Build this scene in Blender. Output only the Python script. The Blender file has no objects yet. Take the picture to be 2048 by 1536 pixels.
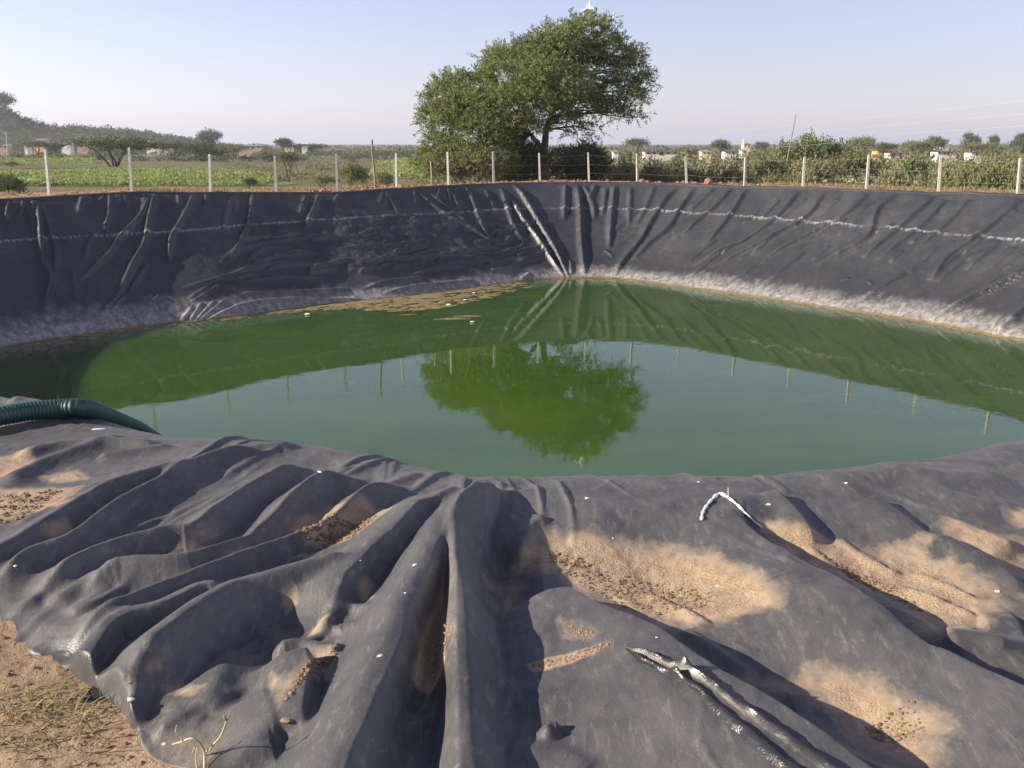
import bpy, bmesh, math, random
import numpy as np
from mathutils import Vector, Matrix
from mathutils.bvhtree import BVHTree

random.seed(7)
RNG = np.random.default_rng(7)
SC = bpy.context.scene
COL = SC.collection
R = math.radians

# ------------------------------------------------------------------ camera model (measured from the photograph)
EYE = np.array([0.0, 0.0, 6.0])      # 6 m above the water
PITCH = R(14.2)
FPX = 1900.0                         # focal length in photo pixels (2048 wide)
CP, SP = math.cos(PITCH), math.sin(PITCH)


def ray(px, py):
    a = (px - 1024.0) / FPX
    b = (768.0 - py) / FPX
    return np.array([a, CP + b * SP, -SP + b * CP])


def onz(px, py, z):
    """point seen at photo pixel (px,py) on the level z"""
    d = ray(px, py)
    t = (z - EYE[2]) / d[2]
    return EYE + d * t


def aty(px, py, y):
    """point seen at photo pixel (px,py) at distance y"""
    d = ray(px, py)
    return EYE + d * (y / d[1])


# ------------------------------------------------------------------ tagging
def tag(o, label=None, cat=None, group=None, kind=None):
    if label: o['label'] = label
    if cat: o['category'] = cat
    if group: o['group'] = group
    if kind: o['kind'] = kind
    return o


def empty(name, loc=(0, 0, 0), rz=0.0):
    o = bpy.data.objects.new(name, None)
    o.location = loc
    o.rotation_euler = (0, 0, rz)
    o.empty_display_size = 0.2
    COL.objects.link(o)
    return o


def link(name, me, mat=None, parent=None, loc=None):
    o = bpy.data.objects.new(name, me)
    COL.objects.link(o)
    if mat is not None and len(me.materials) == 0:
        me.materials.append(mat)
    if parent is not None:
        o.parent = parent
    if loc is not None:
        o.location = loc
    return o


def copy_tree(o, parent=None):
    c = o.copy()
    COL.objects.link(c)
    if parent is not None:
        c.parent = parent
    for ch in [x for x in bpy.data.objects if x.parent == o]:
        copy_tree(ch, c)
    return c


# ------------------------------------------------------------------ mesh builders
def mesh_np(name, V, F, smooth=True):
    """V (n,3), F (m,k) faces all of k corners"""
    V = np.asarray(V, dtype=np.float32)
    F = np.asarray(F, dtype=np.int32)
    m, k = F.shape
    me = bpy.data.meshes.new(name)
    me.vertices.add(len(V))
    me.vertices.foreach_set('co', V.ravel())
    me.loops.add(m * k)
    me.loops.foreach_set('vertex_index', F.ravel())
    me.polygons.add(m)
    me.polygons.foreach_set('loop_start', np.arange(0, m * k, k, dtype=np.int32))
    me.polygons.foreach_set('loop_total', np.full(m, k, dtype=np.int32))
    me.update(calc_edges=True)
    me.polygons.foreach_set('use_smooth', np.full(m, smooth, dtype=bool))
    return me


def grid_faces(nr, nc, closed=False):
    r = np.arange(nr - 1)[:, None]
    c = np.arange(nc if closed else nc - 1)[None, :]
    c2 = (c + 1) % nc
    a = r * nc + c
    b = r * nc + c2
    return np.stack([a, b, b + nc, a + nc], -1).reshape(-1, 4)


def attr(me, name, vals):
    at = me.attributes.new(name, 'FLOAT', 'POINT')
    at.data.foreach_set('value', np.asarray(vals, dtype=np.float32).ravel())


class MB:
    """collects boxes, tubes and free quads into ONE mesh"""
    def __init__(self):
        self.v, self.f = [], []

    def add(self, V, F):
        o = len(self.v)
        self.v += [tuple(map(float, p)) for p in V]
        self.f += [tuple(i + o for i in q) for q in F]

    def box(self, c, s, rz=0.0, taper=1.0):
        x, y, z = s[0] / 2, s[1] / 2, s[2] / 2
        V = []
        for sz, t in ((-z, 1.0), (z, taper)):
            for sx, sy in ((-x, -y), (x, -y), (x, y), (-x, y)):
                px, py = sx * t, sy * t
                V.append((c[0] + px * math.cos(rz) - py * math.sin(rz), c[1] + px * math.sin(rz) + py * math.cos(rz), c[2] + sz))
        self.add(V, [(3, 2, 1, 0), (4, 5, 6, 7), (0, 1, 5, 4), (1, 2, 6, 5), (2, 3, 7, 6), (3, 0, 4, 7)])

    def tube(self, pts, rad, seg=8, cap=True):
        P = np.asarray(pts, float)
        n = len(P)
        rad = np.full(n, rad) if np.isscalar(rad) else np.asarray(rad, float)
        T = np.gradient(P, axis=0)
        T /= np.linalg.norm(T, axis=1)[:, None] + 1e-9
        up = np.array([0, 0, 1.0]) if abs(T[0][2]) < .9 else np.array([1.0, 0, 0])
        V = []
        u = np.cross(T[0], up); u /= np.linalg.norm(u)
        for i in range(n):
            u = u - T[i] * np.dot(u, T[i]); u /= np.linalg.norm(u) + 1e-9
            w = np.cross(T[i], u)
            for k in range(seg):
                a = 2 * math.pi * k / seg
                V.append(P[i] + rad[i] * (u * math.cos(a) + w * math.sin(a)))
        F = []
        for i in range(n - 1):
            for k in range(seg):
                k2 = (k + 1) % seg
                F.append((i * seg + k, i * seg + k2, (i + 1) * seg + k2, (i + 1) * seg + k))
        if cap:
            F.append(tuple(range(seg - 1, -1, -1)))
            F.append(tuple(range((n - 1) * seg, n * seg)))
        self.add(V, F)

    def build(self, name, mat, parent=None, smooth=False, loc=None):
        me = bpy.data.meshes.new(name)
        me.from_pydata(self.v, [], self.f)
        me.update()
        if smooth:
            me.polygons.foreach_set('use_smooth', np.ones(len(me.polygons), bool))
        return link(name, me, mat, parent, loc)


def catmull(P, step):
    """smooth polyline through P resampled at about step"""
    P = np.asarray(P, float)
    if len(P) < 3:
        Q = P
    else:
        A = np.vstack([2 * P[0] - P[1], P, 2 * P[-1] - P[-2]])
        out = []
        for i in range(1, len(A) - 2):
            t = np.linspace(0, 1, 12, endpoint=False)[:, None]
            p0, p1, p2, p3 = A[i - 1], A[i], A[i + 1], A[i + 2]
            out.append(0.5 * ((2 * p1) + (-p0 + p2) * t + (2 * p0 - 5 * p1 + 4 * p2 - p3) * t**2 + (-p0 + 3 * p1 - 3 * p2 + p3) * t**3))
        out.append(P[-1][None])
        Q = np.vstack(out)
    s = np.r_[0, np.cumsum(np.linalg.norm(np.diff(Q, axis=0), axis=1))]
    n = max(2, int(s[-1] / step) + 1)
    t = np.linspace(0, s[-1], n)
    return np.stack([np.interp(t, s, Q[:, k]) for k in range(Q.shape[1])], 1)


# ------------------------------------------------------------------ noise
_tabs = {}


def vnoise(x, y, seed=0):
    if seed not in _tabs:
        _tabs[seed] = np.random.default_rng(1000 + seed).random((256, 256))
    T = _tabs[seed]
    xi = np.floor(x).astype(int); yi = np.floor(y).astype(int)
    fx = x - xi; fy = y - yi
    fx = fx * fx * (3 - 2 * fx); fy = fy * fy * (3 - 2 * fy)
    a = T[xi & 255, yi & 255]; b = T[(xi + 1) & 255, yi & 255]
    c = T[xi & 255, (yi + 1) & 255]; d = T[(xi + 1) & 255, (yi + 1) & 255]
    return (a * (1 - fx) + b * fx) * (1 - fy) + (c * (1 - fx) + d * fx) * fy - 0.5


def fbm(x, y, seed=0, oct=4):
    v = 0; a = 1.0
    for i in range(oct):
        v = v + a * vnoise(x * 2**i + 17.3 * i, y * 2**i + 5.1 * i, seed + i)
        a *= .5
    return v


def sstep(a, b, x):
    t = np.clip((x - a) / (b - a), 0, 1)
    return t * t * (3 - 2 * t)


def in_poly(x, y, poly):
    c = np.zeros(x.shape, bool)
    n = len(poly); j = n - 1
    for i in range(n):
        xi, yi = poly[i][:2]; xj, yj = poly[j][:2]
        if yi != yj:
            c ^= ((yi > y) != (yj > y)) & (x < (xj - xi) * (y - yi) / (yj - yi) + xi)
        j = i
    return c


def dist_line(x, y, L, closed=False):
    """distance of points to a polyline (segments)"""
    L = np.asarray(L, float)[:, :2]
    if closed:
        L = np.vstack([L, L[:1]])
    best = np.full(x.shape, 1e9)
    for i in range(len(L) - 1):
        a, b = L[i], L[i + 1]
        d = b - a
        t = np.clip(((x - a[0]) * d[0] + (y - a[1]) * d[1]) / (d @ d + 1e-12), 0, 1)
        best = np.minimum(best, (x - a[0] - t * d[0])**2 + (y - a[1] - t * d[1])**2)
    return np.sqrt(best)


# ------------------------------------------------------------------ node helpers
class N:
    def __init__(self, name):
        self.m = bpy.data.materials.new(name)
        self.m.use_nodes = True
        self.t = self.m.node_tree
        self.t.nodes.clear()
        self.out = self.t.nodes.new('ShaderNodeOutputMaterial')

    def n(self, typ, **kw):
        x = self.t.nodes.new('ShaderNode' + typ)
        for k, v in kw.items():
            if k.startswith('_'):
                setattr(x, k[1:], v)
            else:
                key = int(k[1:]) if k[0] == 'i' and k[1:].isdigit() else k.replace('__', ' ')
                s = x.inputs[key]
                if hasattr(v, 'is_output'):
                    self.t.links.new(v, s)
                else:
                    s.default_value = v
        return x

    def noise(self, scale, detail=4.0, rough=.55, vec=None, dist=0.0):
        x = self.n('TexNoise', Scale=scale, Detail=detail, Roughness=rough, Distortion=dist)
        if vec is not None:
            self.t.links.new(vec, x.inputs['Vector'])
        return x.outputs['Fac']

    def ramp(self, fac, stops, interp='LINEAR'):
        x = self.n('ValToRGB')
        self.t.links.new(fac, x.inputs['Fac'])
        cr = x.color_ramp
        cr.interpolation = interp
        while len(cr.elements) < len(stops):
            cr.elements.new(.5)
        for e, (p, c) in zip(cr.elements, stops):
            e.position = p
            e.color = (c, c, c, 1) if np.isscalar(c) else (*c, 1)
        return x.outputs['Color']

    def mix(self, fac, a, b, blend='MIX'):
        x = self.t.nodes.new('ShaderNodeMix')
        x.data_type = 'RGBA'
        x.blend_type = blend
        for s, v in ((x.inputs[0], fac), (x.inputs[6], a), (x.inputs[7], b)):
            if hasattr(v, 'is_output'):
                self.t.links.new(v, s)
            elif np.isscalar(v):
                s.default_value = v
            else:
                s.default_value = (*v, 1) if len(v) == 3 else v
        return x.outputs[2]

    def math(self, op, a, b=0.0, clamp=False):
        x = self.t.nodes.new('ShaderNodeMath')
        x.operation = op
        x.use_clamp = clamp
        for s, v in ((x.inputs[0], a), (x.inputs[1], b)):
            if hasattr(v, 'is_output'):
                self.t.links.new(v, s)
            else:
                s.default_value = v
        return x.outputs[0]

    def attr(self, name):
        return self.n('Attribute', _attribute_name=name).outputs['Fac']

    def pos(self):
        return self.n('NewGeometry').outputs['Position']

    def sep(self, v):
        x = self.n('SeparateXYZ')
        self.t.links.new(v, x.inputs[0])
        return x.outputs

    def maprange(self, v, a, b, c=0.0, d=1.0):
        x = self.n('MapRange')
        self.t.links.new(v, x.inputs[0])
        for i, q in enumerate((a, b, c, d)):
            x.inputs[i + 1].default_value = q
        return x.outputs[0]

    def bump(self, h, strength, dist, normal=None):
        x = self.n('Bump', Strength=strength, Distance=dist)
        self.t.links.new(h, x.inputs['Height'])
        if normal is not None:
            self.t.links.new(normal, x.inputs['Normal'])
        return x.outputs['Normal']

    def scale_vec(self, v, s):
        x = self.n('Mapping')
        self.t.links.new(v, x.inputs['Vector'])
        x.inputs['Scale'].default_value = s
        return x.outputs['Vector']

    def surf(self, color, rough=.8, normal=None, spec=None, **kw):
        p = self.n('BsdfPrincipled')
        for key, v in (('Base Color', color), ('Roughness', rough), ('Normal', normal), ('Specular IOR Level', spec), *[(k.replace('__', ' '), v) for k, v in kw.items()]):
            if v is None:
                continue
            s = p.inputs[key]
            if hasattr(v, 'is_output'):
                self.t.links.new(v, s)
            elif key == 'Base Color':
                s.default_value = (*v, 1)
            else:
                s.default_value = v
        self.t.links.new(p.outputs[0], self.out.inputs['Surface'])
        return self.m
# ------------------------------------------------------------------ light, sky, camera
SUN_EL, SUN_AZ = R(24), R(13)      # low sun from the left, a little behind the camera
SDIR = Vector((-math.cos(SUN_EL) * math.cos(SUN_AZ), -math.cos(SUN_EL) * math.sin(SUN_AZ), math.sin(SUN_EL)))
w = bpy.data.worlds.new("World")
SC.world = w
w.use_nodes = True
nt = w.node_tree
nt.nodes.clear()
wo = nt.nodes.new('ShaderNodeOutputWorld')
bg = nt.nodes.new('ShaderNodeBackground')
sky = nt.nodes.new('ShaderNodeTexSky')
sky.sky_type = 'NISHITA'
sky.sun_disc = False
sky.sun_elevation = SUN_EL
sky.sun_rotation = -math.atan2(SDIR.x, SDIR.y)
sky.altitude = 300
sky.air_density = 1.0
sky.dust_density = .55
sky.ozone_density = 2.5
mx = nt.nodes.new('ShaderNodeMix')
mx.data_type = 'RGBA'
mx.blend_type = 'MULTIPLY'
mx.inputs[0].default_value = 1.0
mx.inputs[7].default_value = (1.07, .955, 1.10, 1)     # the phone's cool white balance
hs = nt.nodes.new('ShaderNodeHueSaturation')
hs.inputs['Saturation'].default_value = .72
nt.links.new(sky.outputs[0], hs.inputs['Color'])
nt.links.new(hs.outputs[0], mx.inputs[6])
nt.links.new(mx.outputs[2], bg.inputs[0])
bg.inputs[1].default_value = 0.077
nt.links.new(bg.outputs[0], wo.inputs[0])

sd = bpy.data.lights.new('sun', 'SUN')
sd.energy = 5.0
sd.angle = R(.5)
sd.color = (1.0, .89, .74)
so = bpy.data.objects.new('sun', sd)
so.rotation_euler = (-SDIR).to_track_quat('-Z', 'Y').to_euler()
so.location = (-40, -5, 30)
COL.objects.link(so)

cd = bpy.data.cameras.new('camera')
cd.sensor_width = 36
cd.lens = 36 * FPX / 2048
cd.clip_start = .05
cd.clip_end = 20000
co = bpy.data.objects.new('camera', cd)
co.location = EYE
co.rotation_euler = (R(90) - PITCH, 0, 0)
COL.objects.link(co)
SC.camera = co
SC.view_settings.view_transform = 'Standard'
SC.view_settings.look = 'None'
SC.view_settings.exposure = 1.1
SC.view_settings.gamma = 1.0
SC.cycles.use_denoising = True
SC.cycles.max_bounces = 8
SC.cycles.transparent_max_bounces = 8
# ------------------------------------------------------------------ materials
def m_liner():
    """dusty black plastic sheet: attributes sand (soil washed into the hollows) and gloss (clean, dust-free plastic)"""
    k = N('liner_plastic')
    p = k.pos()
    sand = k.attr('sand'); gloss = k.attr('gloss')
    n1 = k.noise(1.7, 6, .6, p); n2 = k.noise(9, 5, .65, p); n3 = k.noise(60, 3, .6, p); n4 = k.noise(160, 2, .6, p)
    base = k.ramp(n1, [(.30, (.040, .041, .044)), (.55, (.065, .065, .067)), (.75, (.098, .093, .089))])
    base = k.mix(k.maprange(n2, .45, .75, 0, .45), base, (.105, .094, .080))
    base = k.mix(k.maprange(n3, .62, .72, 0, .35), base, (.16, .14, .115))
    scr = k.noise(1, 5, .7, k.scale_vec(p, (34, 9, 20)), .4)
    base = k.mix(k.maprange(scr, .54, .70, 0, .42), base, (.20, .185, .165))
    base = k.mix(k.maprange(scr, .30, .44, .45, 0), base, (.028, .029, .032))
    base = k.mix(gloss, base, (.022, .022, .024))
    sc = k.ramp(n2, [(.25, (.24, .165, .105)), (.5, (.34, .245, .158)), (.75, (.41, .305, .205))])
    grain = k.maprange(sand, .55, .95)
    sc = k.mix(k.math('MULTIPLY', k.maprange(n4, .50, .66, 0, .8), grain), sc, (.15, .09, .045))
    nd = k.math('ADD', k.math('MULTIPLY', k.noise(3.2, 5, .65, p), .55), k.math('MULTIPLY', k.noise(13, 5, .7, k.scale_vec(p, (1.0, .45, 1.0))), .45))
    smask = k.math('ADD', sand, k.math('MULTIPLY', k.math('SUBTRACT', nd, .5), 1.15))
    smask = k.math('ADD', smask, k.math('MULTIPLY', k.math('SUBTRACT', n3, .5), .38))
    smask = k.math('MULTIPLY', k.maprange(smask, .12, .80), k.maprange(sand, .02, .2))
    col = k.mix(smask, base, sc)
    rough = k.mix(gloss, (.60, .60, .60), (.25, .25, .25))
    rough = k.mix(smask, rough, (.95, .95, .95))
    wr = k.noise(22, 4, .6, k.scale_vec(p, (1.0, .5, 1.0)), .6)
    b1 = k.bump(wr, .30, .010)
    b2 = k.bump(n4, .35, .003, b1)
    gr = k.noise(95, 3, .7, p)
    hb = k.math('MULTIPLY', gr, k.math('MULTIPLY', smask, grain))
    b3 = k.bump(hb, .9, .012, b2)
    return k.surf(col, rough, b3, .45, Sheen__Weight=.03, Sheen__Roughness=.45, Sheen__Tint=(.9, .85, .8, 1))


def m_bank():
    """the same sheet on the pond slopes: white crust above the water and a whitish welded seam (attribute seam)"""
    k = N('liner_slope_plastic')
    p = k.pos()
    x, y, z = k.sep(p)
    seam = k.attr('seam'); crust = k.attr('crust'); gloss = k.attr('gloss'); run = k.attr('run'); panel = k.attr('panel')
    n1 = k.noise(.5, 5, .6, p); n2 = k.noise(3, 5, .65, p)
    base = k.ramp(n1, [(.3, (.018, .020, .025)), (.55, (.030, .032, .037)), (.75, (.046, .046, .050))])
    base = k.mix(k.maprange(n2, .5, .75, 0, .4), base, (.085, .076, .068))
    base = k.mix(k.math('MULTIPLY', panel, .35), base, (.022, .022, .025))
    cv = k.n('CombineXYZ'); k.t.links.new(run, cv.inputs[0]); k.t.links.new(z, cv.inputs[1])
    st = k.noise(1, 4, .7, k.scale_vec(cv.outputs[0], (2.6, 3.4, 1)))
    st2 = k.noise(1, 3, .7, k.scale_vec(cv.outputs[0], (15, 3.2, 1)))
    st3 = k.noise(1, 5, .75, k.scale_vec(cv.outputs[0], (5, 6, 1)))
    cm = k.maprange(k.math('ADD', crust, k.math('MULTIPLY', k.math('SUBTRACT', st, .5), 1.1)), .18, .85)
    cm = k.math('MULTIPLY', cm, k.maprange(crust, .02, .15))
    ccol = k.mix(k.maprange(st3, .38, .62), (.10, .098, .096), (.34, .315, .30))
    col = k.mix(k.math('MULTIPLY', cm, .9), base, ccol)
    sm = k.maprange(k.math('ADD', seam, k.math('MULTIPLY', k.math('SUBTRACT', st2, .5), 2.4)), .75, 1.15)
    sm = k.math('MULTIPLY', sm, k.math('MULTIPLY', k.maprange(seam, .03, .2), k.maprange(k.noise(1, 4, .7, k.scale_vec(cv.outputs[0], (.55, .2, 1))), .36, .56, .15, 1.0)))
    col = k.mix(k.math('MULTIPLY', sm, .8), col, (.36, .345, .33))
    wet = k.maprange(k.math('ADD', z, k.math('MULTIPLY', k.math('SUBTRACT', n2, .5), .12)), .015, .06, 1.0, 0.0)
    col = k.mix(wet, col, (.16, .10, .035))
    rough = k.mix(gloss, (.56, .56, .56), (.25, .25, .25))
    rough = k.mix(cm, rough, (.8, .8, .8))
    wr = k.noise(5, 5, .6, p, .8)
    b1 = k.bump(wr, .4, .05)
    b2 = k.bump(k.noise(30, 3, .6, p), .3, .01, b1)
    return k.surf(col, rough, b2, .5)


def m_water():
    k = N('pond_water')
    p = k.pos()
    n = k.noise(.35, 4, .55, k.scale_vec(p, (.6, 1.3, 1)))
    n2 = k.noise(3.2, 4, .6, p)
    c = k.ramp(n, [(.3, (.028, .070, .005)), (.6, (.042, .088, .008)), (.8, (.056, .101, .014))])
    c = k.mix(k.maprange(n2, .4, .7, 0, .3), c, (.045, .09, .030))
    h = k.noise(1.1, 3, .5, k.scale_vec(p, (1, .8, 1)))
    h2 = k.noise(7, 2, .5, p)
    b = k.bump(h, .022, .12)
    b = k.bump(h2, .018, .02, b)
    return k.surf(c, .015, b, .5, IOR=1.42, Subsurface__Weight=.85, Subsurface__Radius=(1.0, 1.2, .7), Subsurface__Scale=4.0)


def m_soil(name, cols, bump=.02, bscale=40):
    k = N(name)
    p = k.pos()
    n1 = k.noise(1.3, 5, .6, p); n2 = k.noise(14, 5, .7, p); n3 = k.noise(bscale * 2.2, 3, .7, p)
    c = k.ramp(k.math('ADD', k.math('MULTIPLY', n1, .55), k.math('MULTIPLY', n2, .45)), [(.33, cols[0]), (.5, cols[1]), (.66, cols[2])])
    c = k.mix(k.maprange(n3, .56, .72, 0, .7), c, cols[3])
    b = k.bump(k.noise(bscale, 5, .75, p), .9, bump)
    return k.surf(c, .95, b, .2)


def m_ground():
    k = N('land')
    p = k.pos()
    red = k.attr('red')
    n0 = k.noise(.012, 4, .6, p); n1 = k.noise(.09, 5, .65, p); n2 = k.noise(1.2, 5, .7, p)
    g = k.ramp(n0, [(.35, (.135, .12, .055)), (.48, (.10, .125, .04)), (.6, (.16, .125, .07)), (.7, (.085, .10, .04))])
    g = k.mix(k.maprange(n1, .45, .65), g, (.17, .135, .075))
    g = k.mix(k.maprange(n2, .5, .7, 0, .5), g, (.07, .08, .03))
    r = k.ramp(n2, [(.3, (.20, .105, .06)), (.5, (.33, .20, .12)), (.7, (.42, .29, .18))])
    far = k.ramp(k.noise(.5, 4, .6, p), [(.35, (.26, .105, .055)), (.65, (.36, .24, .14))])
    r = k.mix(.5, r, far)
    c = k.mix(red, g, r)
    b = k.bump(k.noise(9, 5, .75, p), .8, .05)
    return k.surf(c, .95, b, .1)


def m_leaf(name, dark, light, trans=.35, hue=0.0):
    k = N(name)
    gi = k.n('NewGeometry')
    oi = k.n('ObjectInfo')
    c = k.ramp(gi.outputs['Random Per Island'], [(0.0, dark), (.6, tuple((a + b) / 2 for a, b in zip(dark, light))), (1.0, light)])
    p = gi.outputs['Position']
    c = k.mix(k.maprange(k.noise(.9, 3, .6, p), .4, .7, 0, .5), c, light)
    hs = k.n('HueSaturation', Saturation=1.0)
    k.t.links.new(k.maprange(oi.outputs['Random'], 0, 1, .485, .515), hs.inputs['Hue'])
    k.t.links.new(k.maprange(oi.outputs['Random'], 0, 1, .85, 1.15), hs.inputs['Value'])
    k.t.links.new(c, hs.inputs['Color'])
    d = k.n('BsdfDiffuse'); k.t.links.new(hs.outputs[0], d.inputs[0])
    t = k.n('BsdfTranslucent'); k.t.links.new(hs.outputs[0], t.inputs[0])
    m = k.n('MixShader'); m.inputs[0].default_value = trans
    k.t.links.new(d.outputs[0], m.inputs[1]); k.t.links.new(t.outputs[0], m.inputs[2])
    k.t.links.new(m.outputs[0], k.out.inputs['Surface'])
    return k.m


def m_plain(name, a, b, scale=6, rough=.85, bump=.01, bs=25, spec=.3):
    k = N(name)
    tc = k.n('TexCoord').outputs['Object']
    c = k.ramp(k.noise(scale, 5, .65, tc), [(.35, a), (.65, b)])
    bb = k.bump(k.noise(bs, 4, .7, tc), .6, bump)
    return k.surf(c, rough, bb, spec)


M = dict(
    liner=m_liner(), bank=m_bank(), water=m_water(), land=m_ground(),
    soil=m_soil('dry_soil', [(.22, .145, .085), (.35, .245, .15), (.44, .33, .21), (.14, .085, .045)]),
    clod=m_soil('red_clods', [(.17, .07, .04), (.27, .12, .07), (.36, .20, .12), (.12, .06, .035)], .03, 12),
    rock=m_plain('red_rock', (.24, .10, .06), (.38, .19, .12), 4, .9, .04, 8),
    sandlump=m_soil('sand_crumbs', [(.12, .08, .045), (.25, .17, .10), (.38, .28, .18), (.09, .055, .03)], .01, 60),
    concrete=m_plain('weathered_concrete', (.34, .32, .27), (.58, .56, .48), 14, .9, .01, 30),
    wood=m_plain('grey_wood', (.17, .13, .09), (.30, .24, .17), 8, .9, .01, 30),
    bamboo=m_plain('dry_bamboo', (.34, .30, .19), (.48, .43, .28), 8, .8, .005, 30),
    wire=m_plain('fence_wire_steel', (.22, .20, .18), (.32, .29, .26), 20, .6, .002, 50),
    cable=m_plain('aluminium_cable', (.45, .44, .44), (.58, .57, .56), 20, .5, .002, 50),
    bark=m_plain('bark', (.045, .035, .025), (.10, .08, .06), 5, .95, .05, 14),
    leaf_big=m_leaf('feathery_leaves', (.085, .112, .034), (.255, .275, .092), .35),
    leaf_dark=m_leaf('dark_leaves', (.055, .075, .028), (.125, .145, .055), .3),
    leaf_dry=m_leaf('dry_scrub_leaves', (.150, .155, .078), (.310, .285, .150), .3),
    leaf_green=m_leaf('scrub_leaves', (.110, .130, .052), (.240, .245, .110), .3),
    leaf_hill=m_leaf('hill_leaves', (.085, .098, .045), (.180, .180, .090), .25),
    leaf_pale=m_leaf('pale_broad_leaves', (.16, .20, .12), (.36, .40, .27), .25),
    crop=m_leaf('crop_leaves', (.150, .180, .048), (.330, .350, .115), .35),
    grass=m_leaf('dry_grass_blades', (.20, .16, .08), (.45, .37, .20), .3),
    hose=m_plain('green_hose_plastic', (.008, .038, .031), (.016, .058, .046), 5, .5, .002, 60, .5),
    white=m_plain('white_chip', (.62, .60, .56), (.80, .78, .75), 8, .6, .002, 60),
    scum=m_plain('algae_scum', (.12, .088, .032), (.25, .19, .082), 3, .9, .01, 20),
    foam=m_plain('white_foam', (.70, .68, .64), (.85, .83, .80), 8, .7, .01, 30),
    egret=m_plain('white_feathers', (.78, .77, .74), (.86, .85, .83), 8, .8, .004, 40),
    beak=m_plain('yellow_beak', (.45, .26, .04), (.52, .32, .06), 8, .5, .001, 40),
    twig=m_plain('dry_twig', (.36, .29, .15), (.52, .45, .26), 18, .85, .003, 60),
    scrap=m_plain('black_scrap_plastic', (.018, .018, .02), (.05, .048, .046), 9, .5, .005, 40),
)
# ------------------------------------------------------------------ pond plan
W_PX = [(10, 692), (205, 664), (376, 642), (478, 633), (700, 603), (787, 596), (958, 574), (1077, 559), (1150, 555), (1231, 556),
        (1300, 564), (1350, 571), (1483, 589), (1665, 616), (1848, 643), (1994, 672), (2048, 681)]
Wv = np.array([onz(*p, 0.0)[:2] for p in W_PX])
W_REST = np.array([(19.0, 26.4), (20.4, 24.2), (19.5, 22.4), (16.5, 18.6), (11.0, 13.6), (6.0, 11.2), (1.0, 10.4), (-5.0, 11.4), (-10.0, 14.8), (-13.9, 19.8), (-15.7, 25.2)])
W0 = catmull(Wv, .1)
W1 = catmull(np.vstack([Wv[-1], W_REST, Wv[0]]), .1)
LOOP = np.vstack([W0[:-1], W1[:-1]])
for _ in range(60):                    # soften the corners a little
    LOOP = .5 * LOOP + .25 * (np.roll(LOOP, 1, 0) + np.roll(LOOP, -1, 0))
tang = np.roll(LOOP, -4, 0) - np.roll(LOOP, 4, 0)
tang /= np.linalg.norm(tang, axis=1)[:, None]
NRM = np.stack([-tang[:, 1], tang[:, 0]], 1)      # outward (loop runs clockwise seen from above)
if np.mean(((LOOP - LOOP.mean(0)) * NRM).sum(1)) < 0:
    NRM = -NRM
for _ in range(120):
    NRM = .5 * NRM + .25 * (np.roll(NRM, 1, 0) + np.roll(NRM, -1, 0))
NRM /= np.linalg.norm(NRM, axis=1)[:, None]
RUN = 5.4
TOP = LOOP + NRM * RUN
ARC = np.r_[0, np.cumsum(np.linalg.norm(np.diff(LOOP, axis=0), axis=1))]
ROW = np.array([(-200, 415), (0, 403), (103, 394), (219, 388), (308, 386), (513, 387), (700, 386), (770, 380), (889, 374), (1026, 368), (1163, 365), (1350, 371),
                (1519, 375), (1665, 378), (1848, 386), (2048, 391), (2300, 398)], float)
TOPZ = np.full(len(LOOP), 4.1)
for i, (x, y) in enumerate(TOP):
    px = 1024 + FPX * x / (y * CP + 1.9 * SP)
    if y > 28 and -150 < px < 2200:
        r = np.interp(px, ROW[:, 0], ROW[:, 1])
        d = ray(px, r)
        TOPZ[i] = 6 + d[2] / d[1] * y
TOPZ = np.clip(TOPZ, 3.6, 4.5)
for _ in range(200):
    TOPZ = .5 * TOPZ + .25 * (np.roll(TOPZ, 1) + np.roll(TOPZ, -1))
isfar = LOOP[:, 1] > 0.0
vis_end = int(np.argmin(np.linalg.norm(LOOP - np.array([19.0, 26.4]), axis=1)))

# near crest of the pond in plan, traced where the sheet turns down to the water
CREST = np.vstack([[(-21.4, 30.6), (-20.8, 24.5), (-18.0, 17.6), (-13.0, 11.8), (-7.6, 8.4)],
                   [onz(px, py, 4.36)[:2] for px, py in ((0, 800), (110, 838), (200, 850), (270, 862), (340, 874), (560, 884), (760, 925), (940, 958), (1120, 952), (1300, 950), (1620, 948), (1800, 926), (2048, 890))],
                   [(5.6, 6.6), (10.5, 9.4), (17.0, 14.6), (24.0, 21.8), (25.6, 25.4)]])
CREST = catmull(CREST, .25)

pond = empty('pond_liner', (2.0, 27.0, 0.0))
tag(pond, 'black plastic sheet lining the pond, draped in dusty folds over the near bank', 'pond liner')
POFF = np.array([2.0, 27.0, 0.0])

# ------------------------------------------------------------------ far slopes of the liner
def arcs():
    a_vis = ARC[vis_end] + 5.0
    A = np.r_[np.arange(0, a_vis, .034), np.linspace(a_vis, ARC[-1] - 1.5, 150), np.arange(ARC[-1] - 1.45, ARC[-1] - .02, .1)]
    return A


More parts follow.
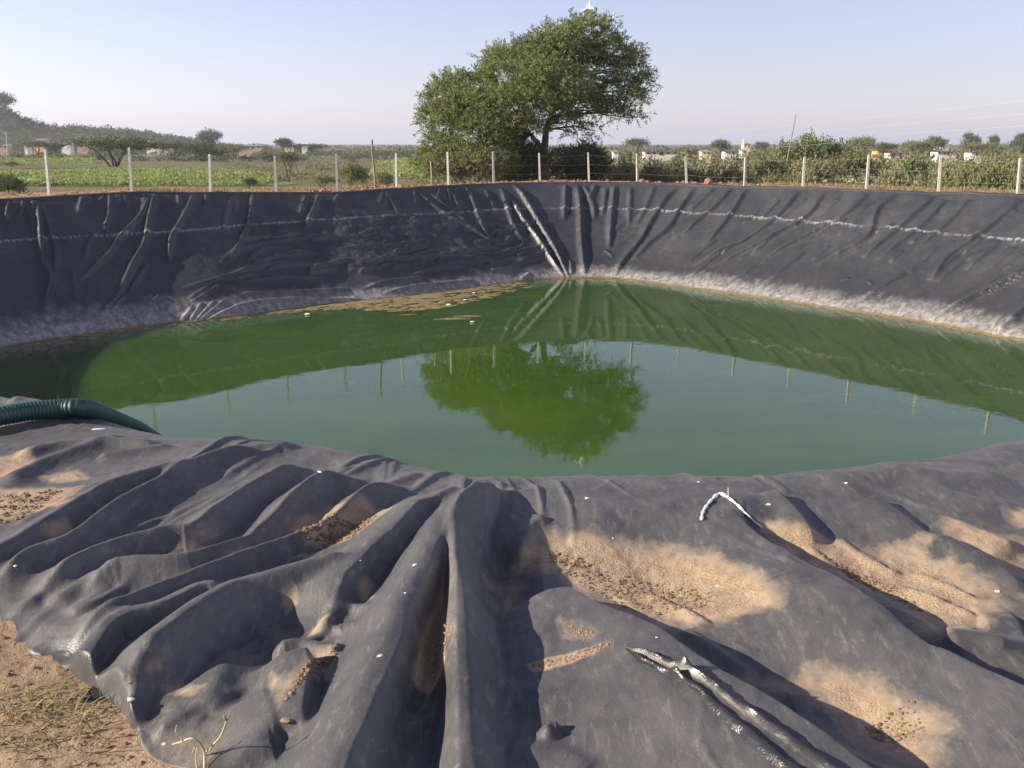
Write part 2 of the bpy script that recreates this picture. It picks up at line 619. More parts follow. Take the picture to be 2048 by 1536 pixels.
AR = arcs()
wl = np.stack([np.interp(AR, ARC, LOOP[:, k]) for k in (0, 1)], 1)
nl = np.stack([np.interp(AR, ARC, NRM[:, k]) for k in (0, 1)], 1)
tz = np.interp(AR, ARC, TOPZ)
NEAR = ~((AR < ARC[vis_end] + 4) | (AR > ARC[-1] - 1.6))
tzn = np.where(NEAR, tz - .55, tz)
tt = np.r_[np.linspace(-.22, 0, 8, endpoint=False), np.linspace(0, 1, 190)]
NT, NSG = len(tt), len(AR)
crv = 1 + .0 * tt
P3 = np.zeros((NT + 4, NSG, 3))
for j, t in enumerate(tt):
    prof = t + .05 * math.sin(math.pi * max(0, min(1, t))) * -1      # slightly slack between water and rim
    P3[j, :, :2] = wl + nl * RUN * t
    P3[j, :, 2] = tzn * prof
lipw = .32 + .22 * (fbm(AR * .7, AR * 0, 3, 3) + .5)
for q, (o, dz) in enumerate(((.02, .035), (.5, .06), (1.0, .05), (1.15, -.25))):
    P3[NT + q, :, :2] = wl + nl * (RUN + lipw * o)[:, None]
    P3[NT + q, :, 2] = tzn + dz
base_bvh = BVHTree.FromPolygons([Vector(p) for p in P3[::6, ::8].reshape(-1, 3)], [tuple(map(int, f)) for f in grid_faces(*P3[::6, ::8].shape[:2])])


def on_bank(px, py):
    d = Vector(ray(px, py)).normalized()
    h = base_bvh.ray_cast(Vector(EYE), d)
    return None if h[0] is None else np.array(h[0])


slope_n = np.concatenate([-nl * 4.1, np.full((NSG, 1), RUN)], 1)
slope_n /= np.linalg.norm(slope_n, axis=1)[:, None]
disp = np.zeros(P3.shape[:2])
gloss = np.zeros(P3.shape[:2])
HEI = np.zeros(P3.shape[:2])


def bank_ridge(pts, h, ws, wr, g=0.0):
    if pts[0][0] < 1050:
        h, ws, wr = h * 1.35, ws * .8, wr * .8
    else:
        wr *= .8
    P = [on_bank(*p) for p in pts]
    P = np.array([p for p in P if p is not None])
    if len(P) < 2:
        return
    Q = catmull(P, .05)
    n = len(Q)
    s = np.linspace(0, 1, n)
    env = np.clip(np.minimum(s / .12, (1 - s) / .22), 0, 1)**.7
    wv = (1 + .35 * vnoise(s * 9, s * 0 + len(pts), 5))
    lo = Q.min(0) - .7; hi = Q.max(0) + .7
    msk = np.all((P3 > lo) & (P3 < hi), axis=2)
    idx = np.argwhere(msk)
    if len(idx) == 0:
        return
    V = P3[msk]
    best = np.full(len(V), 1e9); bi = np.zeros(len(V), int)
    for a in range(0, n, 40):
        D = ((V[:, None] - Q[None, a:a + 40])**2).sum(2)
        k = D.argmin(1); m = D[np.arange(len(V)), k]
        u = m < best
        best[u] = m[u]; bi[u] = k[u] + a
    d = np.sqrt(best)
    side = (V[:, 0] - Q[bi, 0])
    wid = np.where(side < 0, ws, wr) * wv[bi]
    f = h * env[bi] * np.exp(-((np.sqrt(d * d + .0012) - .0346) / wid)**1.55 * 1.2)
    HEI[msk] = np.maximum(HEI[msk], f) + .25 * np.minimum(HEI[msk], f)
    if g:
        gloss[msk] = np.maximum(gloss[msk], g * np.exp(-(d / (wid * 1.5))**4))


LB = [  # creases on the shaded left slope: points, height, width sunward, width leeward, gloss
    ([(75, 402), (79, 463), (81, 497), (85, 531), (99, 558), (91, 599), (88, 645)], .13, .10, .14, .3),
    ([(82, 404), (99, 469), (109, 500), (109, 545)], .09, .08, .12, 0),
    ([(220, 387), (217, 428), (208, 466)], .08, .07, .10, 0), ([(191, 463), (174, 493), (168, 520)], .07, .08, .1, 0),
    ([(301, 387), (280, 432), (239, 476), (219, 507), (191, 531), (150, 568)], .10, .08, .12, .2),
    ([(308, 387), (296, 442), (287, 490), (267, 524), (250, 560), (225, 605)], .13, .09, .14, .3),
    ([(388, 387), (366, 435), (342, 476), (338, 504), (335, 530)], .11, .08, .12, .2),
    ([(506, 387), (496, 439), (478, 486), (455, 525)], .11, .08, .12, .2), ([(468, 392), (450, 425), (445, 470)], .06, .07, .1, 0),
    ([(639, 387), (625, 422), (608, 462)], .10, .10, .12, .2), ([(612, 390), (600, 430)], .08, .10, .1, 0),
    ([(165, 392), (157, 428)], .07, .07, .09, 0), ([(50, 405), (66, 455)], .06, .1, .1, 0), ([(294, 527), (256, 585)], .07, .07, .1, 0),
    ([(15, 412), (12, 440)], .08, .08, .1, 0), ([(145, 540), (150, 600)], .05, .1, .1, 0),
    ([(700, 522), (640, 532), (581, 531), (513, 534), (460, 552), (362, 579)], .09, .09, .12, .15),
    ([(650, 527), (698, 522), (732, 531), (763, 519), (821, 517), (903, 509), (975, 498)], .11, .08, .12, .25),
    ([(903, 509), (950, 514), (1000, 523)], .08, .07, .1, .2), ([(650, 556), (547, 556), (478, 562)], .06, .07, .1, 0),
    ([(660, 470), (600, 476), (540, 484), (470, 500), (440, 530)], .06, .1, .12, 0), ([(560, 495), (520, 500), (490, 525)], .05, .1, .1, 0),
    ([(700, 577), (615, 582), (478, 588)], .07, .07, .1, .1), ([(720, 598), (581, 599), (495, 609), (454, 623), (403, 646)], .11, .08, .12, .3),
    ([(386, 613), (360, 645)], .06, .07, .07, .1), ([(404, 606), (378, 645)], .06, .07, .07, .1), ([(430, 603), (388, 645)], .06, .07, .07, .1), ([(450, 601), (396, 645)], .06, .07, .07, .1),
    ([(440, 570), (400, 595), (380, 603)], .06, .06, .09, 0), ([(420, 572), (375, 600)], .06, .06, .09, 0), ([(235, 590), (205, 620)], .06, .06, .08, 0), ([(250, 590), (222, 622)], .06, .06, .08, 0), ([(320, 590), (290, 614)], .05, .06, .08, 0),
    ([(770, 387), (800, 430)], .07, .09, .1, 0), ([(835, 384), (889, 428), (940, 456), (1000, 495)], .09, .10, .12, 0), ([(862, 387), (917, 435), (965, 475)], .08, .09, .11, 0),
    ([(899, 380), (920, 418)], .08, .08, .1, 0), ([(937, 378), (951, 422), (968, 463), (988, 487)], .11, .08, .12, .1), ([(970, 378), (990, 420)], .07, .08, .1, 0),
    ([(1002, 376), (1016, 425), (1029, 459), (1050, 485)], .12, .09, .12, .2),
    ([(1022, 400), (1043, 439), (1074, 480), (1098, 517), (1130, 556)], .17, .065, .14, .8),
    ([(1026, 368), (1043, 391), (1057, 415), (1074, 445), (1101, 490), (1138, 557)], .18, .08, .16, .2),
    ([(1075, 425), (1087, 455), (1100, 480)], .10, .08, .12, .2),
    ([(985, 490), (1010, 485), (1025, 470)], .07, .07, .09, .1), ([(1000, 450), (990, 480)], .06, .07, .09, 0), ([(1010, 500), (1040, 495), (1045, 480)], .06, .07, .09, .1),
    ([(850, 555), (780, 562), (720, 580)], .06, .08, .1, .1), ([(950, 560), (900, 565), (830, 572), (760, 590)], .07, .07, .1, .2),
    ([(1060, 545), (1040, 560)], .05, .06, .07, .1),
    ([(1155, 368), (1158, 400), (1160, 428), (1163, 497), (1170, 553)], .26, .12, .12, .15), ([(1132, 368), (1128, 442)], .16, .12, .10, 0), ([(1193, 370), (1176, 406)], .15, .14, .10, 0),
    ([(1168, 370), (1186, 410), (1190, 440)], .13, .12, .10, 0),
    ([(1231, 370), (1224, 428), (1219, 500)], .19, .15, .10, 0), ([(1211, 374), (1210, 405), (1205, 432)], .12, .12, .09, 0), ([(1262, 374), (1258, 452)], .14, .12, .09, 0),
    ([(1206, 500), (1216, 505), (1228, 516)], .06, .05, .06, .6), ([(1141, 520), (1142, 550)], .10, .1, .08, 0),
    ([(1357, 373), (1329, 404), (1300, 450), (1282, 483), (1250, 520), (1226, 557)], .20, .25, .12, 0),
    ([(1390, 376), (1362, 418), (1340, 455), (1300, 488), (1265, 520)], .19, .22, .12, 0), ([(1464, 377), (1439, 407), (1400, 440), (1360, 475)], .14, .2, .11, 0),
    ([(1492, 380), (1468, 422), (1439, 462), (1405, 495)], .16, .2, .12, 0), ([(1599, 382), (1577, 411), (1552, 437), (1504, 473), (1446, 502), (1385, 532)], .18, .25, .13, 0),
    ([(1647, 385), (1621, 429), (1570, 459), (1519, 488), (1420, 535)], .19, .25, .13, 0), ([(1735, 388), (1698, 426), (1650, 451), (1556, 502), (1520, 528)], .15, .22, .12, 0),
    ([(1797, 388), (1756, 422), (1738, 473), (1687, 502), (1632, 532)], .16, .22, .13, 0), ([(1870, 393), (1800, 455), (1725, 517)], .15, .2, .12, 0),
    ([(1892, 400), (1840, 455), (1755, 520)], .13, .2, .12, 0), ([(2045, 400), (1983, 455), (1899, 517), (1860, 562)], .20, .25, .14, 0),
    ([(1965, 470), (1892, 530), (1868, 552)], .10, .15, .1, 0), ([(2060, 538), (1968, 583), (1862, 640)], .20, .25, .14, 0), ([(2070, 600), (1990, 674)], .18, .2, .13, 0),
    ([(1815, 546), (1725, 594)], .11, .15, .11, 0), ([(1430, 378), (1400, 405), (1375, 430)], .10, .14, .09, 0), ([(1690, 440), (1640, 475)], .08, .12, .08, .4),
    ([(1788, 450), (1748, 468)], .08, .12, .08, .5), ([(1700, 556), (1680, 560)], .05, .06, .06, .7), ([(1736, 560), (1745, 568)], .05, .05, .05, .9), ([(1560, 400), (1520, 440)], .09, .14, .09, 0),
    ([(1940, 400), (1890, 450), (1830, 500)], .10, .14, .1, 0), ([(2000, 480), (1930, 540)], .09, .14, .1, 0), ([(1310, 372), (1290, 420), (1270, 455)], .10, .14, .09, 0),
]
rr = random.Random(4)
for k in range(34):           # short puckers hanging from the rim
    px = rr.uniform(0, 1000)
    py = float(np.interp(px, ROW[:, 0], ROW[:, 1])) + 2
    LB.append(([(px, py), (px + rr.uniform(-10, 6), py + rr.uniform(14, 34))], rr.uniform(.03, .07), .06, .08, 0))
for k in range(46):           # slack wrinkles sagging along the lower left slope
    px = rr.uniform(430, 1040); py = rr.uniform(465, 560) - .02 * (px - 430)
    L = rr.uniform(30, 110)
    LB.append(([(px, py), (px + L * .5, py - L * rr.uniform(.02, .14)), (px + L, py - L * rr.uniform(.05, .2))], rr.uniform(.05, .10), .07, .1, .1))
for k in range(60):           # minor creases on the sunny slope, all leaning the same way
    px = rr.uniform(1280, 2080)
    py = float(np.interp(px, ROW[:, 0], ROW[:, 1])) + rr.uniform(5, 130)
    L = rr.uniform(25, 80)
    LB.append(([(px, py), (px - L * .55, py + L * .45), (px - L, py + L * .8)], rr.uniform(.03, .08), rr.uniform(.08, .2), rr.uniform(.06, .1), 0))
for r_ in LB:
    bank_ridge(*r_)
AA, TTg = np.meshgrid(AR, np.r_[tt, 1, 1, 1, 1] * 6.8)
XX, YY = P3[..., 0], P3[..., 1]
soft = .05 * fbm(AA * .55 + TTg * .25, TTg * .22, 11, 3)
leftmid = np.exp(-((AA - 17) / 8)**2) * sstep(1.0, 2.2, TTg) * (1 - sstep(4.6, 6.0, TTg))
crum = .17 * np.abs(fbm(AA * 1.3, TTg * 1.6, 21, 4)) * leftmid
fine = .016 * fbm(AA * 2.4 + TTg * .8, TTg * 1.1, 31, 3)
ends = sstep(0, .5, TTg) * (1 - .6 * sstep(6.3, 6.8, TTg))
D = HEI + (soft + crum + fine) * ends
D[:, NEAR] = 0
P3 += slope_n[None] * D[..., None]
# rim of the sheet: uneven edge
rim = .05 * fbm(AR * 1.1, AR * 0 + 4, 41, 4)
for q in range(NT - 8, NT + 3):
    P3[q, :, 2] += rim * min(1, (q - NT + 9) / 8)
me = mesh_np('bank_sheet', P3.reshape(-1, 3) - POFF, grid_faces(NT + 4, NSG, True))
seamrow = np.array([(-50, 474), (0, 470), (300, 455), (500, 440), (850, 420), (1000, 412), (1150, 409), (1300, 412), (1500, 425), (1700, 440), (1850, 452), (2048, 468), (2200, 480)], float)
sp, st_ = [], []
for px in range(-40, 2200, 20):
    h = on_bank(px, float(np.interp(px, seamrow[:, 0], seamrow[:, 1])))
    if h is not None:
        i = int(np.argmin(((wl + nl * RUN * .7) - h[:2])[:, 0]**2 + ((wl + nl * RUN * .7) - h[:2])[:, 1]**2))
        sp.append(AR[i]); st_.append(h[2] / tz[i])
o_ = np.argsort(sp)
sfrac = np.interp(AR, np.array(sp)[o_], np.array(st_)[o_])
for _ in range(400):
    sfrac[1:-1] = .5 * sfrac[1:-1] + .25 * (sfrac[2:] + sfrac[:-2])
Tn = np.r_[tt, 1.01, 1.05, 1.08, 1.1][:, None]
dd = (sfrac[None] - Tn) * 6.8 + .05 * fbm(AA * .8, AA * 0, 51, 3)
seam = np.where(dd > 0, np.exp(-(dd / .20)**2), np.exp(-(dd / .05)**2))
crust_h = .85 + .35 * fbm(AA * .25, AA * 0, 61, 3) + .25 * np.exp(-((AA - 3) / 5)**2)
crust = np.clip(1.02 - (Tn * 4.1) / crust_h, 0, 1)
crust = np.where(Tn < 0, 0, crust)
panel = (1 - sstep(1.45, 1.5, Tn * 4.1 + .03 * fbm(AA, AA * 0, 66, 2))) * sstep(24, 28, AA)
attr(me, 'seam', seam); attr(me, 'crust', crust); attr(me, 'gloss', gloss); attr(me, 'run', AA); attr(me, 'panel', panel)
link('bank_sheet', me, M['bank'], pond)

# ------------------------------------------------------------------ water
wp = LOOP + NRM * .5
nr = 12
V = [np.array([[2.0, 24.0, 0.0]])]
cc = np.array([2.0, 24.0])
ring = []
wps = wp[::6]
for r_ in np.linspace(1 / nr, 1, nr):
    ring.append(np.c_[cc + (wps - cc) * r_, np.zeros(len(wps))])
nw = len(wps)
if np.cross(np.append(wps[nw // 4] - wps[0], 0), np.append(wps[nw // 2] - wps[0], 0))[2] < 0:
    wps = wps[::-1]
me = bpy.data.meshes.new('water')
me.from_pydata([(*p, 0.0) for p in wps] + [(*p, -3.0) for p in wps], [], [tuple(range(nw)), tuple(range(2 * nw - 1, nw - 1, -1))] + [(i, nw + i, nw + (i + 1) % nw, (i + 1) % nw) for i in range(nw)])
me.update()
tag(link('water', me, M['water']), 'still green pond water mirroring the tree and the sky', 'water', kind='structure')

# floating algae along the far left edge
rr = random.Random(11)
blobs = MB()


def raft(mb, c, rx, ry, rot, th=.012, n=18):
    ph = [rr.uniform(0, 6.28) for _ in range(4)]
    V0, V1 = [], []
    for k in range(n):
        a = 2 * math.pi * k / n
        q = 1 + .22 * math.sin(3 * a + ph[0]) + .18 * math.sin(5 * a + ph[1]) + .12 * math.sin(8 * a + ph[2])
        x, y = rx * q * math.cos(a), ry * q * math.sin(a)
        X = c[0] + x * math.cos(rot) - y * math.sin(rot); Y = c[1] + x * math.sin(rot) + y * math.cos(rot)
        V0.append((X, Y, -.01)); V1.append((c[0] + (X - c[0]) * .9, c[1] + (Y - c[1]) * .9, th))
    V = V0 + V1 + [(c[0], c[1], th * 1.6)]
    F = [(k, (k + 1) % n, n + (k + 1) % n, n + k) for k in range(n)] + [(n + k, n + (k + 1) % n, 2 * n) for k in range(n)]
    mb.add(V, F)


def wl_at(px):
    r = float(np.interp(px, [p[0] for p in W_PX], [p[1] for p in W_PX]))
    return r


for k in range(520):          # the dense drift against the left slope
    px = rr.triangular(560, 1075, 860)
    dy = rr.random()**1.6 * (27 * math.exp(-((px - 870) / 170)**2) + 4)
    c = onz(px, wl_at(px) + dy + 1.5, 0)
    raft(blobs, c, rr.uniform(.10, .36), rr.uniform(.05, .13), rr.uniform(.4, .9))
for k in range(60):
    px = rr.uniform(120, 600)
    c = onz(px, wl_at(px) + rr.random()**2 * 5 + 1, 0)
    raft(blobs, c, rr.uniform(.08, .3), rr.uniform(.04, .09), rr.uniform(.4, .9))
for k in range(150):
    px = rr.uniform(1100, 2050)
    c = onz(px, wl_at(px) + rr.random() * 1.2 + .5, 0)
    raft(blobs, c, rr.uniform(.12, .35), rr.uniform(.02, .045), -.85 if px > 1250 else 0)
tag(blobs.build('algae_scum', M['scum']), 'brown algae scum gathered along the waterline', 'algae', kind='stuff')
for px, py, rx, lab in ((905, 638, .55, 'long tan scum raft drifting in front of the scum edge, holding a white crumb'), (937, 633, .45, 'pale tan scum raft behind the longest drifting raft'),
                        (818, 630, .30, 'small scum raft floating alone left of the long drifting raft'), (745, 620, .35, 'flat scum raft floating nearest the left slope'), (172, 678, .45, 'lone brown scum sliver far along the left waterline')):
    b = MB(); c = onz(px, py, 0)
    raft(b, c, rx, rx * .28, rr.uniform(-.2, .3), .02, 22)
    b2 = b.build('scum_raft', M['scum'])
    tag(b2, lab, 'scum raft', 'scum rafts adrift')
for px, py, s, lab in ((945, 644, .055, 'white foam crumb at the tip of the long drifting scum raft'), (898, 610, .07, 'flat white foam scrap at the outer edge of the dense scum'),
                       (930, 600, .05, 'white foam scrap lying amid the dense scum'), (615, 629, .07, 'bright white foam piece floating alone on green water by the left slope'), (948, 586, .045, 'small whitish foam scrap on the scum close under the slope')):
    bm = bmesh.new()
    bmesh.ops.create_icosphere(bm, subdivisions=3, radius=s)
    for v in bm.verts:
        q = 1 + .35 * float(vnoise(np.array([v.co.x * 12 + px]), np.array([v.co.y * 12 + v.co.z * 9]), 3)[0])
        v.co = Vector((v.co.x * 1.4 * q, v.co.y * .9 * q, v.co.z * .45 * q + s * .2))
    me = bpy.data.meshes.new('foam_scrap'); bm.to_mesh(me); bm.free()
    me.polygons.foreach_set('use_smooth', np.ones(len(me.polygons), bool))
    tag(link('foam_scrap', me, M['foam'], None, onz(px, py, 0.02)), lab, 'foam scrap', 'foam scraps on the pond')
# ------------------------------------------------------------------ the sheet draped over the near bank
ZB = 4.36
nrow, ncol = 900, 1150
ys = 1.15 * (15.0 / 1.15)**np.linspace(0, 1, nrow)
uq = np.linspace(-1, 1, ncol)
us = np.sign(uq) * (.70 * np.abs(uq) + .60 * np.abs(uq)**4)
X = ys[:, None] * us[None, :]
Y = np.repeat(ys[:, None], ncol, 1)
TOPPOLY = np.vstack([CREST, (30, 40), (4, 70), (-30, 40)])
dc = dist_line(X, Y, CREST[::2])
dc = np.where(in_poly(X, Y, TOPPOLY), dc, -dc)
rad = .55
Zb = ZB + .04 * fbm(X * .5, Y * .5, 70, 2) - .76 * (np.sqrt(np.maximum(dc + .12, 0)**2 + rad**2) - rad)
POS = np.zeros_like(Zb); NEG = np.zeros_like(Zb); GL = np.zeros_like(Zb)


def plan(pts, h):
    return np.array([onz(p[0], p[1], ZB + h)[:2] for p in pts])


def ridge(pts, h, ws, wl_, k=1.45, gl=0.0, taper=(.12, .18)):
    mpx = sum(p[0] for p in pts) / len(pts); mpy = sum(p[1] for p in pts) / len(pts)
    if mpx < 740 and mpy < 1330 and np.isscalar(h):
        ws, wl_, h = ws * .62, wl_ * .72, h * .92
    hs = np.full(len(pts), h, float) if np.isscalar(h) else np.array(h, float)
    P = np.array([[*onz(p[0], p[1], ZB + q)[:2], q, 1.0] for p, q in zip(pts, hs)])
    Q = catmull(P, .02)
    n = len(Q); s = np.linspace(0, 1, n)
    env = np.clip(np.minimum(s / taper[0] if taper[0] else s * 0 + 1, (1 - s) / taper[1] if taper[1] else s * 0 + 1), 0, 1)
    env = env * env * (3 - 2 * env)
    T = np.gradient(Q[:, :2], axis=0); T /= np.linalg.norm(T, axis=1)[:, None] + 1e-9
    if T[:, 1].mean() < 0: T = -T
    W = max(ws, wl_) * 2.2
    lo = Q[:, :2].min(0) - W; hi = Q[:, :2].max(0) + W
    m = (X > lo[0]) & (X < hi[0]) & (Y > lo[1]) & (Y < hi[1])
    vx, vy = X[m], Y[m]
    best = np.full(len(vx), 1e9); bi = np.zeros(len(vx), int)
    for a in range(0, n, 2 if n > 30 else 1):
        d2 = (vx - Q[a, 0])**2 + (vy - Q[a, 1])**2
        u = d2 < best
        best[u] = d2[u]; bi[u] = a
    rx_, ry_ = vx - Q[bi, 0], vy - Q[bi, 1]
    cr = T[bi, 0] * ry_ - T[bi, 1] * rx_      # >0: left = sunward
    al = T[bi, 0] * rx_ + T[bi, 1] * ry_
    d = np.hypot(cr, np.maximum(np.abs(al) - .03, 0))
    fi = bi + al / .02 * np.sign(T[bi, 0] * (Q[np.minimum(bi + 1, n - 1), 0] - Q[np.maximum(bi - 1, 0), 0]) + T[bi, 1] * (Q[np.minimum(bi + 1, n - 1), 1] - Q[np.maximum(bi - 1, 0), 1]))
    fi = np.clip(fi, 0, n - 1)
    hh = np.interp(fi, np.arange(n), Q[:, 2] * env)
    wob = 1 + .12 * fbm(fi * .035 + Q[0, 0] * 9, fi * 0 + Q[0, 1] * 7, 77, 2)
    side = sstep(-.015, .015, cr)
    wid = (wl_ + (ws - wl_) * side) * wob
    return m, np.abs(hh), d, wid, k


def up(*a, **kw):
    m, h, d, w_, k = ridge(*a, **kw)
    f = h * np.exp(-((np.sqrt(d * d + 8e-5) - .00894) / w_)**k)
    POS[m] = (POS[m]**3 + f**3)**(1 / 3)
    g = kw.get('gl', 0)
    if g:
        GL[m] = np.maximum(GL[m], g * np.exp(-(d / (w_ * 1.3))**4) * (h > .3 * np.max(h)))


def down(px, py, depth, rx, ry, ang=0.0):
    c = onz(px, py, ZB - depth)[:2]
    x = X - c[0]; y = Y - c[1]
    a = x * math.cos(ang) + y * math.sin(ang); b = -x * math.sin(ang) + y * math.cos(ang)
    NEG[:] = np.maximum(NEG, depth * np.exp(-(a / rx)**2 - (b / ry)**2))


# left: long folds running up to the crest
up([(-80, 1120), (0, 1082), (102, 1024), (212, 959), (300, 932), (420, 897)], .13, .24, .10, k=1.3)
up([(-60, 1150), (0, 1121), (68, 1085), (143, 1058), (239, 990), (307, 955), (379, 918), (478, 887), (580, 872)], .11, .08, .11, k=1.2)
up([(40, 1155), (219, 1075), (330, 1045), (386, 1034), (444, 993), (581, 918), (643, 898)], .11, .14, .08, k=1.2)
up([(150, 1150), (219, 1112), (376, 1095), (489, 1048), (519, 1022), (632, 942), (690, 930), (760, 922)], .12, .14, .085, k=1.2)
up([(80, 1195), (200, 1150), (290, 1130), (400, 1104)], .035, .07, .06)
up([(130, 1220), (220, 1165), (290, 1118)], .03, .06, .05)
up([(60, 1180), (150, 1140), (240, 1110)], .03, .07, .06)
up([(110, 1255), (171, 1218), (273, 1177), (444, 1107), (550, 1066), (642, 1029), (704, 981), (770, 948), (850, 930)], .12, .13, .08, k=1.2)
up([(680, 1035), (735, 988), (792, 957), (858, 932)], .03, .06, .04)
up([(150, 1240), (240, 1205), (330, 1168)], .04, .06, .05)
up([(141, 1315), (175, 1283), (205, 1253), (254, 1218), (329, 1196), (393, 1166), (434, 1156), (490, 1140)], .11, .12, .045, k=2.4)
up([(430, 1162), (500, 1138), (575, 1112), (640, 1090)], .04, .03, .03, taper=(.05, .2))
up([(215, 1362), (250, 1318), (297, 1273), (340, 1238), (383, 1206), (425, 1181), (480, 1156), (576, 1131), (650, 1114), (715, 1098)], [.09, .12, .15, .16, .16, .15, .14, .14, .13, .10], .14, .075, k=1.6, taper=(.05, .12))
up([(176, 1325), (215, 1285), (255, 1258)], .05, .07, .05, gl=.5)
up([(244, 1400), (264, 1369), (296, 1312)], .07, .04, .035, taper=(.05, .3))
up([(190, 1335), (230, 1300), (262, 1268)], .04, .03, .03)
# centre: the two tall legs meeting at the crest, and the fold to their left
up([(939, 960), (864, 988), (831, 998), (790, 1043), (765, 1064), (735, 1093), (700, 1128), (660, 1173), (628, 1233)], [.10, .13, .15, .15, .15, .14, .14, .13, .08], .19, .055, k=1.7)
up([(958, 956), (918, 995), (890, 1032), (868, 1078), (840, 1141), (812, 1197), (797, 1255), (773, 1318), (746, 1379), (722, 1440), (699, 1488), (680, 1545), (660, 1600)],
   [.12, .14, .15, .16, .17, .17, .17, .17, .16, .15, .14, .13, .12], .16, .06, k=2.0, taper=(.06, .02))
up([(992, 944), (955, 966), (924, 993), (915, 1028), (916, 1105), (920, 1188), (921, 1271), (924, 1348), (926, 1436), (932, 1560)],
   [.12, .15, .17, .18, .18, .18, .17, .13, .11, .10], .055, .085, k=2.0, taper=(.06, .02))
up([(1005, 948), (1000, 1000), (1010, 1060), (1020, 1085)], .05, .1, .1)
down(1000, 1190, .09, .16, .45); down(870, 1280, .04, .08, .5, -.15); down(560, 1090, .05, .35, .2, .6)
up([(990, 955), (1080, 985), (1180, 1000), (1300, 1002), (1400, 990), (1520, 1000), (1600, 1008)], .07, .30, .30)
up([(1090, 1010), (1055, 1035), (1035, 1075)], .07, .13, .045)
up([(1180, 965), (1260, 980), (1330, 1010)], .03, .2, .12)
up([(1340, 960), (1366, 985), (1382, 1010)], .025, .05, .02)
# right: broad plates ending in sharp lee edges
up([(1075, 1130), (1137, 1162), (1196, 1206), (1300, 1254), (1370, 1298), (1430, 1338), (1510, 1383), (1572, 1428), (1640, 1482), (1730, 1552), (1850, 1650), (1960, 1750)], [.06, .09, .11, .13, .14, .15, .15, .14, .13, .12, .12], .34, .05, k=2.5, taper=(.12, .02))
up([(1425, 980), (1500, 1043), (1580, 1093), (1650, 1133), (1700, 1168), (1760, 1213), (1840, 1268), (1900, 1298), (2048, 1373), (2130, 1415), (2260, 1490), (2420, 1580)], [.07, .10, .12, .13, .14, .14, .14, .13, .12, .11, .11, .10], .30, .05, k=2.5, taper=(.12, .02))
up([(1540, 960), (1600, 1012), (1630, 1060)], .06, .16, .035)
up([(1725, 970), (1786, 1007), (1844, 1045), (1900, 1062), (1952, 1088), (2048, 1118)], .07, .07, .06, gl=.55)
up([(1777, 922), (1853, 948), (1905, 978), (2048, 1010)], .05, .16, .09)
up([(1640, 948), (1760, 940), (1900, 945), (2048, 940)], .05, .2, .15)
up([(1867, 1020), (1946, 1041), (2048, 1073)], .06, .16, .07)
up([(1930, 1095), (1985, 1115), (2010, 1132), (2042, 1165)], .05, .13, .035)
up([(1880, 1255), (1950, 1262), (2048, 1280), (2100, 1290)], .05, .1, .08)
up([(1960, 1225), (2048, 1235)], .04, .1, .08)
up([(2000, 1290), (2035, 1296), (2070, 1310)], .03, .03, .03, gl=.9)
up([(1730, 1250), (1820, 1300), (1890, 1335), (1935, 1345)], .025, .04, .025, gl=.4)
up([(1520, 1180), (1600, 1195), (1650, 1215)], .02, .05, .03, gl=.2)
up([(1540, 1370), (1650, 1370), (1760, 1372), (1830, 1395), (1835, 1440)], .05, .14, .10)
down(1290, 1170, .07, .45, .35); down(1740, 1140, .06, .45, .4, -.5); down(1720, 1440, .06, .3, .25, -.4); down(1130, 1330, .035, .12, .12); down(2030, 1130, .04, .3, .25)
# left foreground: low crumples
up([(540, 1285), (598, 1276), (650, 1284), (700, 1290)], .07, .06, .05)
up([(598, 1276), (610, 1330), (598, 1400), (590, 1450)], .09, .14, .035, k=2.4)
up([(640, 1250), (665, 1222), (705, 1210), (740, 1225), (748, 1245)], .06, .05, .05)
up([(665, 1258), (690, 1250), (715, 1262)], .05, .06, .06)
up([(625, 1350), (632, 1340), (650, 1355), (645, 1378)], .05, .03, .03)
up([(515, 1375), (530, 1430), (548, 1492)], .05, .10, .028, k=2.4)
up([(455, 1285), (432, 1350), (412, 1410)], .045, .09, .08)
up([(480, 1235), (515, 1255), (560, 1270)], .035, .05, .05)
up([(560, 1490), (500, 1505), (450, 1530), (420, 1560)], .05, .1, .07)
up([(1040, 1392), (1130, 1384), (1225, 1380), (1330, 1360)], .02, .05, .03)
up([(1175, 1310), (1210, 1330), (1240, 1352)], .03, .05, .03)
up([(1098, 1480), (1096, 1462), (1108, 1456), (1130, 1460)], .05, .02, .02, taper=(.05, .05))
up([(1130, 1470), (1250, 1480), (1380, 1500), (1480, 1505), (1560, 1513)], .035, .10, .04)
up([(1000, 1500), (1100, 1520), (1200, 1560)], .03, .1, .08)
up([(760, 1370), (700, 1440)], .02, .04, .03)
up([(905, 1390), (850, 1440), (785, 1490)], .025, .05, .02)
up([(848, 1236), (880, 1275), (900, 1304)], .03, .05, .02)
up([(20, 905), (120, 880), (230, 872), (330, 878)], .05, .12, .08)
up([(0, 960), (80, 915), (180, 880), (260, 850)], .05, .10, .09)
up([(190, 905), (300, 890), (350, 880)], .03, .06, .05)
up([(420, 905), (520, 890), (600, 882)], .04, .08, .06)
up([(0, 790), (60, 785), (120, 800), (180, 815)], .06, .2, .15)

